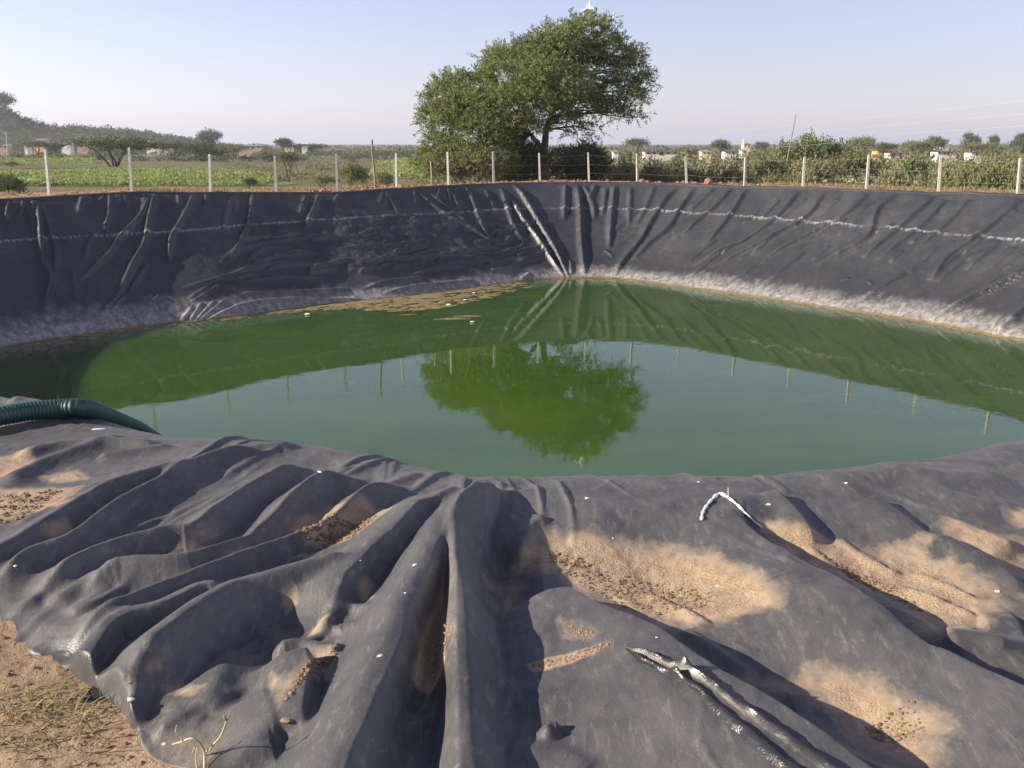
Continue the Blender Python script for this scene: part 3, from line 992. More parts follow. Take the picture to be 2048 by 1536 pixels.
rr = random.Random(21)
for k in range(150):                # small tension wrinkles following the lie of the sheet
    px, py = rr.uniform(-50, 2090), 890 + 640 * rr.random()**.8
    if px < 760:
        dx, dy = 95, -52
    elif px < 1050:
        dx, dy = -20, 80
    else:
        dx, dy = 95, 52
    L = rr.uniform(.5, 2.2)
    a = rr.uniform(-.16, .16)
    dx, dy = L * (dx * math.cos(a) - dy * math.sin(a)), L * (dx * math.sin(a) + dy * math.cos(a))
    up([(px, py), (px + dx * .5 + rr.uniform(-8, 8), py + dy * .5 + rr.uniform(-5, 5)), (px + dx, py + dy)], rr.uniform(.006, .024), rr.uniform(.02, .05), rr.uniform(.010, .024))

for (px, py, L, h_) in ((20, 1175, 3.6, .035), (70, 1205, 3.4, .03), (10, 1210, 2.6, .03), (120, 1225, 2.8, .035), (230, 1155, 2.4, .025), (330, 1150, 2.6, .03), (300, 1060, 2.6, .025), (450, 1085, 1.9, .03),
                        (60, 1140, 2.2, .025), (180, 1010, 2.4, .025), (420, 960, 2.0, .03), (540, 1010, 2.0, .03), (660, 960, 1.6, .025), (250, 1300, 1.8, .03), (330, 1250, 1.6, .025), (20, 1050, 1.6, .03)):
    dx, dy = 95 * L, -47 * L
    up([(px, py), (px + dx * .33, py + dy * .30), (px + dx * .66, py + dy * .66), (px + dx, py + dy)], h_, .05, .035, k=1.25, taper=(.2, .3))

# stretch noise fanning out from the crest knot
ox, oy = -.2, 6.2
th = np.arctan2(X - ox, oy - Y); rd = np.hypot(X - ox, Y - oy)
cre = fbm(th * 7.5 + .6 * fbm(X * 1.2, Y * 1.2, 85, 2), rd * .5, 86, 2)
cre2 = fbm(X * 2.2 + Y * .6, Y * 1.6 - X * .8, 88, 3)
crease = .013 * np.exp(-(cre / .045)**2) * sstep(-.15, .25, fbm(X * .9, Y * .9, 89, 2)) + .006 * np.exp(-(cre2 / .03)**2) * sstep(-.1, .25, fbm(X * 1.1 + 5, Y * 1.1, 91, 2))
lft = sstep(.15, -.5, X)
fan = crease * (1 - .75 * lft) * sstep(1.0, 2.0, rd) + (.012 * fbm(th * 5.5, rd * .55, 80, 4) + .006 * fbm(th * 16, rd * 1.1, 90, 3)) * sstep(.9, 2.6, rd)
lump = .011 * fbm(X * 1.5, Y * 1.1, 100, 3) + .010 * fbm(X * 6, Y * 5, 110, 3) + .004 * fbm(X * 19, Y * 16, 120, 2)
Z = Zb + POS - NEG + (fan + lump) * (1 - .35 * lft)

# sand washed into the hollows (traced patches, soft edges)
SANDS = [
    ([(1070, 1100), (1110, 1078), (1250, 1098), (1400, 1122), (1500, 1160), (1590, 1205), (1560, 1245), (1450, 1255), (1330, 1250), (1250, 1212), (1180, 1172), (1120, 1138), (1072, 1125)], 1.0, .10),
    ([(1525, 1062), (1640, 1068), (1750, 1092), (1850, 1110), (1940, 1150), (1972, 1205), (1945, 1268), (1890, 1285), (1800, 1212), (1700, 1152), (1600, 1102)], .95, .11),
    ([(1880, 1062), (2060, 1096), (2060, 1160), (2000, 1140), (1930, 1100)], .8, .08),
    ([(1500, 1372), (1640, 1372), (1740, 1375), (1810, 1398), (1835, 1445), (1890, 1480), (1880, 1560), (1780, 1560), (1700, 1468), (1590, 1400)], .8, .09),
    ([(610, 1045), (660, 1026), (790, 1036), (765, 1066), (700, 1108), (570, 1118), (470, 1150), (440, 1160), (560, 1095)], 1.0, .05),
    ([(-80, 935), (60, 920), (70, 955), (-80, 985)], .95, .05), ([(75, 966), (150, 950), (182, 966), (100, 974)], .8, .04),
    ([(-80, 995), (150, 988), (130, 1030), (-80, 1070)], 1.0, .06), ([(60, 1115), (110, 1088), (170, 1085), (140, 1105)], .6, .05),
    ([(878, 1165), (897, 1120), (912, 1180), (914, 1390), (835, 1410), (825, 1350), (840, 1260)], 1.0, .03),
    ([(1115, 1298), (1165, 1300), (1205, 1345), (1185, 1352), (1120, 1325)], .9, .02), ([(1050, 1372), (1100, 1366), (1228, 1366), (1228, 1380), (1070, 1386)], .9, .015),
    ([(695, 1215), (740, 1205), (752, 1245), (720, 1235)], .7, .03), ([(615, 1290), (640, 1268), (670, 1275), (640, 1290)], .8, .02), ([(640, 1345), (680, 1338), (655, 1375), (625, 1420), (560, 1490), (545, 1400), (570, 1430)], .85, .03),
    ([(2000, 1030), (2060, 1030), (2060, 1070), (2020, 1055)], .7, .05), ([(1495, 1480), (1580, 1510), (1590, 1545), (1560, 1520)], .7, .03), ([(330, 1410), (370, 1400), (408, 1412), (385, 1424)], .6, .02),
    ([(268, 1412), (300, 1368), (335, 1375), (325, 1395), (300, 1404)], 1.0, .015), ([(570, 1225), (590, 1215), (600, 1245), (575, 1255)], .6, .02), ([(980, 1150), (1060, 1140), (1055, 1240), (1000, 1250)], .45, .08),
    ([(-100, 850), (-10, 852), (60, 862), (-20, 870)], .6, .05), ([(560, 1130), (640, 1090), (690, 1070)], .4, .05), ([(250, 1180), (380, 1100), (440, 1070), (420, 1095), (300, 1170)], .5, .05),
]
SD = np.zeros_like(Z)
for pts, a, e in SANDS:
    h0 = -.03
    L = plan(pts, h0)
    lo = L.min(0) - .4; hi = L.max(0) + .4
    m = (X > lo[0]) & (X < hi[0]) & (Y > lo[1]) & (Y < hi[1])
    d = dist_line(X[m], Y[m], L, True)
    d = np.where(in_poly(X[m], Y[m], L), d, -d)
    d = d + .8 * e * fbm(X[m] * 5, Y[m] * 5, 130, 3) + .5 * e * fbm(X[m] * 17, Y[m] * 11, 135, 3)
    SD[m] = np.maximum(SD[m], a * (.5 * sstep(-1.1 * e, e * .1, d) + .5 * sstep(-e * .4, e * 1.1, d)))
# dust film lies a little thicker in any hollow, thin on the ridges
SD = np.maximum(SD, .20 * (1 - sstep(.0, .07, POS)) * sstep(-.3, .5, fbm(X * 1.3, Y * 1.3, 140, 3)))
SD *= 1 - .8 * sstep(.06, .12, POS) * (dc < 3)
SD *= 1 - sstep(.1, .6, dc)
Z += .006 * SD * fbm(X * 30, Y * 30, 150, 2)

# the cut edge of the sheet, bottom left, and the hidden back edge
EDGE_PX = [(-500, 1010), (-300, 1100), (-80, 1205), (0, 1248), (40, 1273), (100, 1303), (150, 1326), (176, 1338), (212, 1366), (242, 1388), (250, 1404), (262, 1420), (285, 1472), (330, 1512), (400, 1556)]
EDGE = np.vstack([[(-16, 9), (-10, 6.5)], plan(EDGE_PX, .0), [(-.55, 1.7), (0, 1.35), (2, 1.3), (6, 2.0), (18, 9)]])
EDGE_S = catmull(EDGE, .05)
EPOLY = np.vstack([EDGE_S, (40, 60), (-40, 60)])
de = dist_line(X, Y, EDGE_S[::1])
de = np.where(in_poly(X, Y, EPOLY), de, -de) + .012 * fbm(X * 9, Y * 9, 160, 3)
Z = np.where(dc < 1, Z - .03 * sstep(.12, .0, de), Z)
fall = sstep(.0, -.03, de) * .22 + np.clip(-de - .03, 0, .5) * .2
Z = Z - fall
edge_gl = np.exp(-((de - .03) / .05)**2) * (np.abs(X + 1.45) < .75) * sstep(-.1, .25, fbm(X * 5, Y * 5, 170, 3))
GL = np.maximum(GL, .8 * edge_gl * (Y < 3.6))
me = mesh_np('apron_sheet', np.stack([X, Y, Z], -1).reshape(-1, 3) - POFF, grid_faces(nrow, ncol)[:, ::-1] if False else grid_faces(nrow, ncol))
attr(me, 'sand', SD); attr(me, 'gloss', GL)
link('apron_sheet', me, M['liner'], pond)
LIN = (X, Y, Z)


def z_apron(x, y):
    r = np.interp(np.log(max(y, 1.16) / 1.15) / math.log(15 / 1.15), [0, 1], [0, nrow - 1])
    c = np.interp(x / y, us, np.arange(ncol))
    return float(Z[int(round(r)), int(round(c))])


def on_apron(px, py, z0=ZB, it=5):
    """where the line of sight through a photo pixel meets the draped sheet"""
    d = ray(px, py)
    t = 1.2
    for i in range(900):
        p = EYE + d * t
        if p[2] < (z_apron(p[0], p[1]) if 1.16 < p[1] < 14.8 and abs(p[0] / p[1]) < 1.2 else ZB):
            return p
        t += .008
    return onz(px, py, z0)


# a clean shiny fold of the sheet: two raised rims with a shallow trough between them
def trough(name, pts, h, w0, w1, parent, prof, dust=.0, knot=None):
    P = np.array([on_apron(*p) for p in pts])
    Q = catmull(P, .012)
    n = len(Q); s = np.linspace(0, 1, n)
    Q[:, 2] = np.convolve(np.r_[[Q[0, 2]] * 6, Q[:, 2], [Q[-1, 2]] * 6], np.ones(13) / 13, 'valid')
    T = np.gradient(Q, axis=0); T[:, 2] = 0; T /= np.linalg.norm(T, axis=1)[:, None]
    S = np.stack([-T[:, 1], T[:, 0], T[:, 2] * 0], 1)
    if S[:, 0].mean() > 0: S = -S                       # sunward side
    w_ = w0 + (w1 - w0) * s
    env = np.clip(np.minimum(s / .10, (1 - s) / .05), 0, 1)**.7
    V = []
    for j, (o, z) in enumerate(prof):
        wob = .006 * fbm(s * 22 + o * 1.3, s * 0 + z, 180, 3)
        p = Q + S * ((o * w_ * env + wob)[:, None])
        zz = z * h * env * (1 + .5 * fbm(s * 16, s * 0 + o * 2, 182, 3))
        if knot: zz = zz + knot[1] * np.exp(-((s - knot[0]) / .02)**2) * max(0, z)
        p[:, 2] = Q[:, 2] + zz + .002
        V.append(p)
    V = np.array(V)
    me = mesh_np(name, V.reshape(-1, 3) - POFF, grid_faces(len(prof), n))
    m_ = len(prof)
    tr = (np.abs(np.arange(m_) - (m_ - 1) / 2) < 1.6)[:, None] * np.ones((1, n))
    attr(me, 'sand', dust * tr)
    attr(me, 'gloss', 1 - .5 * tr)
    o = link(name, me, M['liner'], parent)
    o['label'] = 'narrow fold of clean shiny plastic with two raised rims'


PROF = [(1.30, -.35), (1.08, .25), (.92, .75), (.74, .80), (.55, .30), (.25, .10), (-.25, .12), (-.55, .45), (-.78, 1.15), (-.92, 1.25), (-1.06, .9), (-1.3, -.35)]
trough('shiny_fold', [(1248, 1297), (1300, 1324), (1345, 1345), (1380, 1358), (1410, 1378), (1450, 1413), (1500, 1453), (1560, 1498), (1630, 1552), (1700, 1610)], .020, .012, .052, pond, PROF, .2, (.27, .02))
# ------------------------------------------------------------------ bare soil of the near bank under and beside the sheet
nr2, nc2 = 520, 620
ys2 = .9 * (9.5 / .9)**np.linspace(0, 1, nr2)
us2 = np.linspace(-1.35, 1.35, nc2)
X2 = ys2[:, None] * us2[None]
Y2 = np.repeat(ys2[:, None], nc2, 1)
dc2 = dist_line(X2, Y2, CREST[::2])
dc2 = np.where(in_poly(X2, Y2, TOPPOLY), dc2, -dc2)
Z2 = ZB - .035 + .02 * fbm(X2 * 1.5, Y2 * 1.5, 200, 3) + .010 * fbm(X2 * 9, Y2 * 9, 210, 3) + .006 * fbm(X2 * 40, Y2 * 40, 220, 2)
de2 = dist_line(X2, Y2, EDGE_S[::2]); de2 = np.where(in_poly(X2, Y2, EPOLY), de2, -de2)
Z2 -= .22 * sstep(.06, .35, de2) + 1.1 * np.maximum(dc2 + .7, 0)
me = mesh_np('dirt_bank', np.stack([X2, Y2, Z2], -1).reshape(-1, 3), grid_faces(nr2, nc2))
tag(link('dirt_bank', me, M['soil']), 'bare crumbly brown soil of the near bank', 'soil', kind='structure')
# ------------------------------------------------------------------ the land round the pond, out to the horizon
C0 = np.array([2.0, 25.0])
NA = 900
angs = np.linspace(0, 2 * math.pi, NA, endpoint=False)
OUT = np.vstack([TOP[: vis_end:3] + NRM[: vis_end:3] * .25, CREST[::-1]])
oa = np.arctan2(OUT[:, 1] - C0[1], OUT[:, 0] - C0[0]); orr = np.hypot(*(OUT - C0).T)
oz = np.r_[TOPZ[: vis_end:3], np.full(len(CREST), 4.15)]
q = np.argsort(oa)
RIN = np.interp(angs, oa[q], orr[q], period=2 * math.pi)
ZIN = np.interp(angs, oa[q], oz[q], period=2 * math.pi)
offs = np.r_[-1.2, -.3, .05, .25, .5, .8, 1.2, 1.6, 2.0, 2.5, 3, 3.6, 4.3, 5, 6, 7, 8, 9.5, 11, 13, 15, 18, 21, 25, 30, 36, 43, 52, 62, 75, 90, 110, 130, 160, 200, 250, 320, 400, 520, 680, 900, 1300, 2000, 3200, 5200]
GA, GO = np.meshgrid(angs, offs)
GR = RIN[None] + GO
GX = C0[0] + GR * np.cos(GA); GY = C0[1] + GR * np.sin(GA)
near = np.exp(-((GA - 1.5 * math.pi) / .95)**2)
flat = 2.6 + 22 * near
LOW = 1.9


def land_z(x, y, o=None, zin=4.1, fl=2.6):
    base = LOW + .35 * fbm(x * .012, y * .012, 300, 3) * np.clip((np.hypot(x, y) - 60) / 100, 0, 1)
    if o is None:
        return base
    t = sstep(0, 1, (o - fl) / 8.0)
    return (zin + .0) * (1 - t) + base * t


GZ = land_z(GX, GY, GO, ZIN[None], flat)
lum = sstep(.2, .6, GO) * (1 - sstep(6, 12, GO))
GZ = GZ + lum * (.09 * fbm(GX * .9, GY * .9, 310, 4) + .05 * fbm(GX * 3.1, GY * 3.1, 320, 2)) - .12 * near * lum
GZ = np.where(GO < -1, ZIN[None] - 1.6, np.where(GO < 0, ZIN[None] - .6, np.where(GO < .1, ZIN[None] - .12, GZ)))
me = mesh_np('ground', np.stack([GX, GY, GZ], -1).reshape(-1, 3), grid_faces(len(offs), NA, True)[:, ::-1])
rd_ = (1 - sstep(3.0, 7.0, GO + 2.5 * fbm(GX * .25, GY * .25, 330, 3)))
attr(me, 'red', rd_)
tag(link('ground', me, M['land']), 'farmland stretching from the pond rim to the horizon', 'ground', kind='structure')
LBV = BVHTree.FromPolygons([Vector(p) for p in np.stack([GX, GY, GZ], -1).reshape(-1, 3)], [tuple(map(int, f)) for f in grid_faces(len(offs), NA, True)])


def gz(x, y):
    h = LBV.ray_cast(Vector((x, y, 200)), Vector((0, 0, -1)))
    return h[0].z if h[0] is not None else LOW


def on_land(px, py):
    h = LBV.ray_cast(Vector(EYE), Vector(ray(px, py)).normalized())
    return np.array(h[0]) if h[0] is not None else onz(px, max(py, 292), LOW)


# wooded hill far on the left
HP = np.array([(-700, 120), (-400, 130), (-150, 150), (0, 196), (50, 222), (100, 238), (180, 241), (250, 246), (330, 256), (400, 272), (480, 284), (560, 288), (700, 289)], float)


def hill_z(x, y):
    px = 1024 + FPX * x / (y * CP)
    row = np.interp(px, HP[:, 0], HP[:, 1])
    el = np.tan(PITCH * -1 + np.arctan((768 - row) / FPX))
    hgt = np.maximum(6 + 560 * el - 5.5 - LOW, 0)
    f = np.exp(-np.abs((y - 560) / np.where(y < 560, 85, 160))**2.0)
    return LOW - .6 + hgt * f + f * 1.2 * fbm(x * .02, y * .02, 340, 3)


hx, hy = np.meshgrid(np.linspace(-560, -120, 150), np.linspace(380, 900, 110))
hz = hill_z(hx, hy)
hz = np.where((hx > -126) | (hy < 386) | (hy > 890), LOW - 1.5, hz)
me = mesh_np('hill', np.stack([hx, hy, hz], -1).reshape(-1, 3), grid_faces(110, 150))
attr(me, 'red', np.zeros(hx.size))
tag(link('hill', me, M['land']), 'low hill rising at the left edge of the plain', 'hill', kind='structure')


# ------------------------------------------------------------------ foliage
def diamonds(c, d, L, Wd, rng):
    """one diamond-shaped leaf per centre c, along direction d"""
    n = len(c)
    d = d / (np.linalg.norm(d, axis=1)[:, None] + 1e-9)
    r_ = rng.normal(size=(n, 3))
    s = np.cross(d, r_); s /= np.linalg.norm(s, axis=1)[:, None] + 1e-9
    L = np.broadcast_to(L, n)[:, None]; Wd = np.broadcast_to(Wd, n)[:, None]
    V = np.stack([c - d * L * .5, c + s * Wd * .5, c + d * L * .5, c - s * Wd * .5], 1)
    return V.reshape(-1, 3), np.arange(4 * n).reshape(-1, 4)


def sprays(lobes, per, nl, length, leaf, rng, droop=.25, shell=.5, width=.42, up_bias=.35):
    """feathery branchlets spread through ellipsoid lobes: (cx,cy,cz,rx,ry,rz[,weight])"""
    C, Dv, LL = [], [], []
    for lb in lobes:
        n = int(per * (lb[6] if len(lb) > 6 else 1))
        u = rng.normal(size=(n, 3)); u /= np.linalg.norm(u, axis=1)[:, None]
        u[:, 2] = np.where(u[:, 2] < -.35, -u[:, 2] * .6, u[:, 2])
        r = shell + (1 - shell) * rng.random(n)**.6
        r *= 1 + .16 * rng.normal(size=n) * (rng.random(n) < .35)
        p = np.array(lb[:3]) + u * np.array(lb[3:6]) * r[:, None]
        dirn = u * .8 + rng.normal(size=(n, 3)) * .45 + np.array([0, 0, up_bias])
        dirn /= np.linalg.norm(dirn, axis=1)[:, None]
        ln = length * (.6 + .8 * rng.random(n))
        t = (np.arange(nl) + .5) / nl
        q = p[:, None] + dirn[:, None] * (ln[:, None] * t[None])[..., None]
        q[..., 2] -= droop * ln[:, None] * (t**2)[None]
        side = np.cross(dirn, rng.normal(size=(n, 3)))
        side /= np.linalg.norm(side, axis=1)[:, None] + 1e-9
        sg = np.where(np.arange(nl) % 2 == 0, 1.0, -1.0)[None, :, None]
        dl = dirn[:, None] * .75 + side[:, None] * sg * .8 + rng.normal(size=(n, nl, 3)) * .25
        q = q + dl * leaf * .4
        C.append(q.reshape(-1, 3)); Dv.append(dl.reshape(-1, 3)); LL.append((leaf * (.7 + .6 * rng.random(n * nl))))
    C = np.vstack(C); Dv = np.vstack(Dv); LL = np.concatenate(LL)
    return diamonds(C, Dv, LL, LL * width, rng)


def leafmesh(name, VF, smooth=False):
    return mesh_np(name, VF[0], VF[1], smooth)


def limb(mb, a, b, r0, r1, bend, rng, seg=7, n=7):
    a = np.array(a, float); b = np.array(b, float)
    t = np.linspace(0, 1, n)[:, None]
    off = rng.normal(size=3) * bend; off[2] = abs(off[2])
    P = a + (b - a) * t + off * np.sin(math.pi * t) + rng.normal(size=(n, 3)) * bend * .12 * np.sin(math.pi * t)
    mb.tube(P, np.linspace(r0, r1, n), seg)
    return P


# ------------------------------------------------------------------ the big acacia behind the fence
YT = 57.0
rng = np.random.default_rng(5)
base = aty(1092, 352, YT); base[2] = gz(base[0], YT) - .05
tree = empty('acacia_tree', base)
tag(tree, 'tall spreading acacia with feathery green crown and forked trunk just behind the fence', 'tree')
PX2M = YT / FPX
LO = [  # photo x, y, radii in pixels, depth offset in metres, weight
    (1172, 72, 62, 44, 0), (1215, 105, 52, 48, .8), (1115, 95, 70, 46, -.6), (1062, 112, 58, 40, .3), (1160, 120, 60, 40, 1.8), (1255, 150, 38, 42, .4), (1268, 118, 16, 28, .2),
    (1020, 150, 60, 58, -.8), (1085, 150, 62, 46, -1.9), (1150, 165, 50, 30, -1.0), (1235, 182, 55, 30, .6), (1285, 165, 22, 18, .2), (1262, 200, 42, 20, -.4),
    (960, 175, 46, 40, .6), (905, 180, 44, 36, .2), (885, 205, 40, 44, -.5), (930, 215, 62, 50, -1.6), (1000, 215, 70, 48, -2.4), (1065, 205, 60, 36, -2.6),
    (868, 245, 32, 48, .2), (905, 260, 56, 52, -1.0), (965, 268, 64, 46, -2.2), (1030, 250, 46, 30, -2.6), (1100, 225, 60, 28, -1.6), (1170, 215, 62, 26, -.2),
    (1215, 225, 52, 20, .8), (1265, 236, 26, 14, .3, .6), (880, 300, 40, 40, -.2), (930, 318, 60, 34, -1.2), (985, 310, 46, 34, -1.4), (1065, 262, 40, 22, -1.0), (1130, 245, 40, 20, .6),
    (1150, 268, 26, 16, 1.0, .45), (1190, 262, 22, 16, .8, .35), (1250, 222, 20, 30, .2, .4), (862, 330, 34, 32, .4), (915, 320, 50, 30, -1.6), (1000, 335, 40, 22, -.4), (870, 335, 30, 26, .4), (905, 345, 34, 16, -.8), (960, 345, 40, 14, -.6),
    (1010, 130, 50, 44, 2.6), (1100, 120, 60, 44, 3.2), (1190, 140, 60, 46, 3.0), (1060, 200, 80, 50, 3.8), (950, 240, 60, 50, 2.8), (1170, 205, 60, 32, 3.4), (1000, 280, 50, 36, 2.4),
    (1120, 185, 60, 40, -2.6), (1075, 165, 40, 36, -3.0),
]
lobes = []
for L_ in LO:
    x, y, rx, ry, dy = L_[:5]
    c = aty(x, y, YT + dy) - base
    w_ = (L_[5] if len(L_) > 5 else 1.0) * (rx * ry / 2400)**.8
    lobes.append((*c, rx * PX2M * .80, max(rx, ry) * PX2M * .78, ry * PX2M * .80, w_))
mb = MB()
fork = aty(1088, 300, YT) - base
f2 = aty(1062, 268, YT) - base
f3 = aty(1092, 262, YT - .2) - base
f4 = aty(1112, 205, YT) - base
f5 = aty(1165, 120, YT + .2) - base
P = [np.array([.1, 0, -.3]), np.array([.06, 0, .3]), (fork * .5), fork]
mb.tube(catmull(P, .2), np.linspace(.36, .25, len(catmull(P, .2))), 10)
mb.build('trunk', M['bark'], tree, True)
mb = MB()
for a, b, r0, r1 in ((fork, f2, .15, .12), (fork, f3, .22, .18), (f3, f4, .17, .12), (f4, f5, .11, .06)):
    limb(mb, a, b, r0, r1, .08, rng)
starts = [f2, f3, f4, f5, (f4 + f5) / 2, (f3 + f4) / 2]
for lb in lobes:
    c = np.array(lb[:3])
    s0 = min(starts, key=lambda s: np.linalg.norm(s - c) + (2 if s[2] > c[2] + .2 else 0))
    Pl = limb(mb, s0, c, .075, .025, .25, rng, 5, 6)
    for q in range(3):
        e = c + rng.normal(size=3) * np.array(lb[3:6]) * .5
        limb(mb, Pl[3 + q % 3], e, .025, .008, .12, rng, 4, 4)
mb.build('limb', M['bark'], tree, True)
VF = sprays(lobes, 240, 15, .70, .165, rng, droop=.28, shell=.5, width=.34)
link('crown', leafmesh('crown', VF), M['leaf_big'], tree)
# lower bush joined to its foot on the left and the dark shrub on its right
def bush(name, px, row_base, Y, wpx, hpx, mat, label, cat='bush', leaf=.13, n=260, seed=1, group=None, stems=5, dropz=0.0, tall=1.0):
    rng = np.random.default_rng(seed)
    b = aty(px, row_base, Y); b[2] = gz(b[0], Y) - .05 - dropz
    top = aty(px, row_base - hpx, Y)[2] - b[2]
    w_ = wpx * Y / FPX / 2
    h = max(top, .4)
    o = empty(name, b)
    tag(o, label, cat, group)
    lob = []
    k = 7
    for i in range(k):
        a = rng.uniform(0, 6.28); r = w_ * .62 * rng.random()**.5
        hz_ = h * (.42 + .3 * rng.random()) * (1 - .35 * r / w_)
        lob.append((r * math.cos(a), r * math.sin(a), hz_, w_ * rng.uniform(.38, .55), w_ * rng.uniform(.38, .55), h * rng.uniform(.24, .36), 1))
    lob.append((0, 0, h * .72, w_ * .5, w_ * .5, h * .28, 1))
    mb = MB()
    for i in range(stems):
        lb = lob[i % len(lob)]
        limb(mb, (rng.normal() * .1 * w_, rng.normal() * .1 * w_, -.1), lb[:3], .05 * h / 3 + .015, .012, .15 * h / 3, rng, 5, 5)
    mb.build('stem', M['bark'], o, True)
    link('foliage', leafmesh('foliage', sprays(lob, n, 8, leaf * 3.2, leaf, rng, .15, .3, .5)), M[mat], o)
    return o


bush('dark_shrub', 1172, 354, 60, 120, 74, 'leaf_dark', 'dark rounded shrub growing under the right side of the big acacia', 'shrub', .15, 230, 3)
bush('leafy_bush', 938, 364, 54.5, 190, 74, 'leaf_green', 'low leafy bush at the foot of the big acacia, on its left', 'bush', .12, 330, 4)
bush('back_bush', 1035, 356, 60.5, 170, 84, 'leaf_dark', 'dark low bush behind the acacia trunk, on its left', 'bush', .14, 320, 6)
sap = empty('young_tree', aty(1113, 354, 55.5) * np.array([1, 1, 0]) + np.array([0, 0, gz(aty(1113, 354, 55.5)[0], 55.5) - .05]))
tag(sap, 'slim dark leaning sapling between the acacia trunk and the dark shrub', 'sapling')
rng = np.random.default_rng(8)
mb = MB(); limb(mb, (0, 0, -.1), (.35, .2, 1.5), .06, .04, .06, rng, 7, 6); limb(mb, (.35, .2, 1.5), (.1, .3, 2.0), .035, .02, .05, rng, 6, 4); limb(mb, (.35, .2, 1.5), (.8, .1, 2.1), .035, .02, .05, rng, 6, 4)
mb.build('trunk', M['bark'], sap, True)
link('crown', leafmesh('crown', sprays([(.3, .2, 2.1, .8, .7, .45, 1), (.9, .2, 2.0, .5, .5, .4, 1)], 160, 8, .4, .12, rng, .2, .3, .4)), M['leaf_dark'], sap)

# egrets on the crown
def egret(px, py, Y, face, stretch, label):
    p = aty(px, py, Y)
    o = empty('egret', p, face); o.scale = (.85,) * 3
    tag(o, label, 'egret', 'egrets on the acacia')
    b = MB()
    P = [(-.34, 0, .20), (-.25, 0, .24), (-.10, 0, .30), (.06, 0, .36), (.15, 0, .44), (.17, 0, .44 + .12 * stretch), (.13, 0, .44 + .24 * stretch), (.16, 0, .46 + .32 * stretch), (.22, 0, .46 + .335 * stretch), (.27, 0, .455 + .33 * stretch)]
    Q = catmull(P, .02)
    rad = np.interp(np.linspace(0, 1, len(Q)), [0, .1, .3, .5, .6, .7, .82, .9, .95, 1], [.015, .05, .115, .10, .05, .032, .028, .042, .04, .018])
    b.tube(Q, rad, 10)
    b.build('body', M['egret'], o, True)
    b = MB(); b.tube([Q[-1], Q[-1] + np.array([.05, 0, -.01]), Q[-1] + np.array([.11, 0, -.03])], [.016, .010, .002], 6)
    b.build('beak', M['beak'], o, True)
    for sy in (-.03, .03):
        b = MB(); b.tube([(-.02, sy, .24), (-.03, sy, .1), (-.02, sy, -.1)], [.012, .008, .008], 5)
        b.build('leg', M['scrap'], o, True)


egret(1170, 31, YT - .3, .4, .6, 'hunched white egret perched beside the taller one on the crown top')
egret(1183, 27, YT + .1, 2.6, 1.5, 'tallest white egret standing with neck raised at the very top of the acacia')
egret(1222, 50, YT + .2, .2, .9, 'white egret perched alone on the right shoulder of the acacia crown')
# ------------------------------------------------------------------ fence of concrete posts and wire along the far rim
fence = empty('wire_fence', (2.0, 45.0, 4.1))
tag(fence, 'wire fence on whitish square concrete posts along the far rim of the pond', 'fence')
FO = np.array([2.0, 45.0, 4.1])
POSTS = [((98, 381), (91, 301)), ((263, 376), (258, 297)), ((421, 378), (419, 310)), ((552, 379), (549, 313)), ((674, 376), (672, 309)), ((793, 369), (792, 308)),
         ((897, 366), (895, 305)), ((988, 364), (986, 304)), ((1080, 358), (1078, 307)), ((1178, 357), (1176, 306)), ((1275, 366), (1274, 308)), ((1373, 369), (1371, 314)),
         ((1489, 374), (1491, 316)), ((1606, 374), (1609, 315)), ((1733, 378), (1738, 311)), ((1877, 381), (1881, 315)), ((2036, 384), (2041, 318)), ((2215, 390), (2224, 322)), ((-85, 386), (-94, 300))]
tops, feet = [], []
rr = random.Random(3)
for i, (b, t) in enumerate(POSTS):
    # stand it about 1.3 m outside the sheet: walk along the line of sight until the ground meets it
    d = ray(*b); best = None
    for y in np.arange(31, 70, .1):
        p = EYE + d * (y / d[1])
        if np.hypot(TOP[:, 0] - p[0], TOP[:, 1] - p[1]).min() > 1.25 and not in_poly(np.array([p[0]]), np.array([p[1]]), TOP)[0]:
            best = p; break
    y = best[1]
    # keep clear of the sheet
    dd_ = np.hypot(TOP[:, 0] - best[0], TOP[:, 1] - best[1]).min()
    foot = np.array([best[0], best[1], gz(best[0], best[1])])
    top = aty(t[0], t[1], y)
    feet.append(foot); tops.append(top)
    h = top[2] - foot[2]
    mb = MB()
    w_ = .105
    n = 5
    ax = (top - foot)
    V = []
    yaw = rr.uniform(-.3, .3)
    for q in range(n + 2):
        s = q / n if q <= n else 1.0
        c = foot + ax * (s - .12 * (1 - s) if q <= n else 1.0) - FO
        ww = w_ * (1 - .18 * min(s, 1)) / 2 * (1 if q <= n else .55)
        if q > n: c = c + np.array([0, 0, .03])
        for sx, sy in ((-1, -1), (1, -1), (1, 1), (-1, 1)):
            V.append(c + np.array([ww * (sx * math.cos(yaw) - sy * math.sin(yaw)), ww * (sx * math.sin(yaw) + sy * math.cos(yaw)), 0]))
    F = [(3, 2, 1, 0), tuple((n + 1) * 4 + k for k in range(4))]
    for q in range(n + 1):
        for k in range(4):
            F.append((q * 4 + k, q * 4 + (k + 1) % 4, q * 4 + 4 + (k + 1) % 4, q * 4 + 4 + k))
    mb.add(V, F)
    mb.build('post', M['concrete'], fence)
order = sorted(range(len(POSTS)), key=lambda i: POSTS[i][0][0])
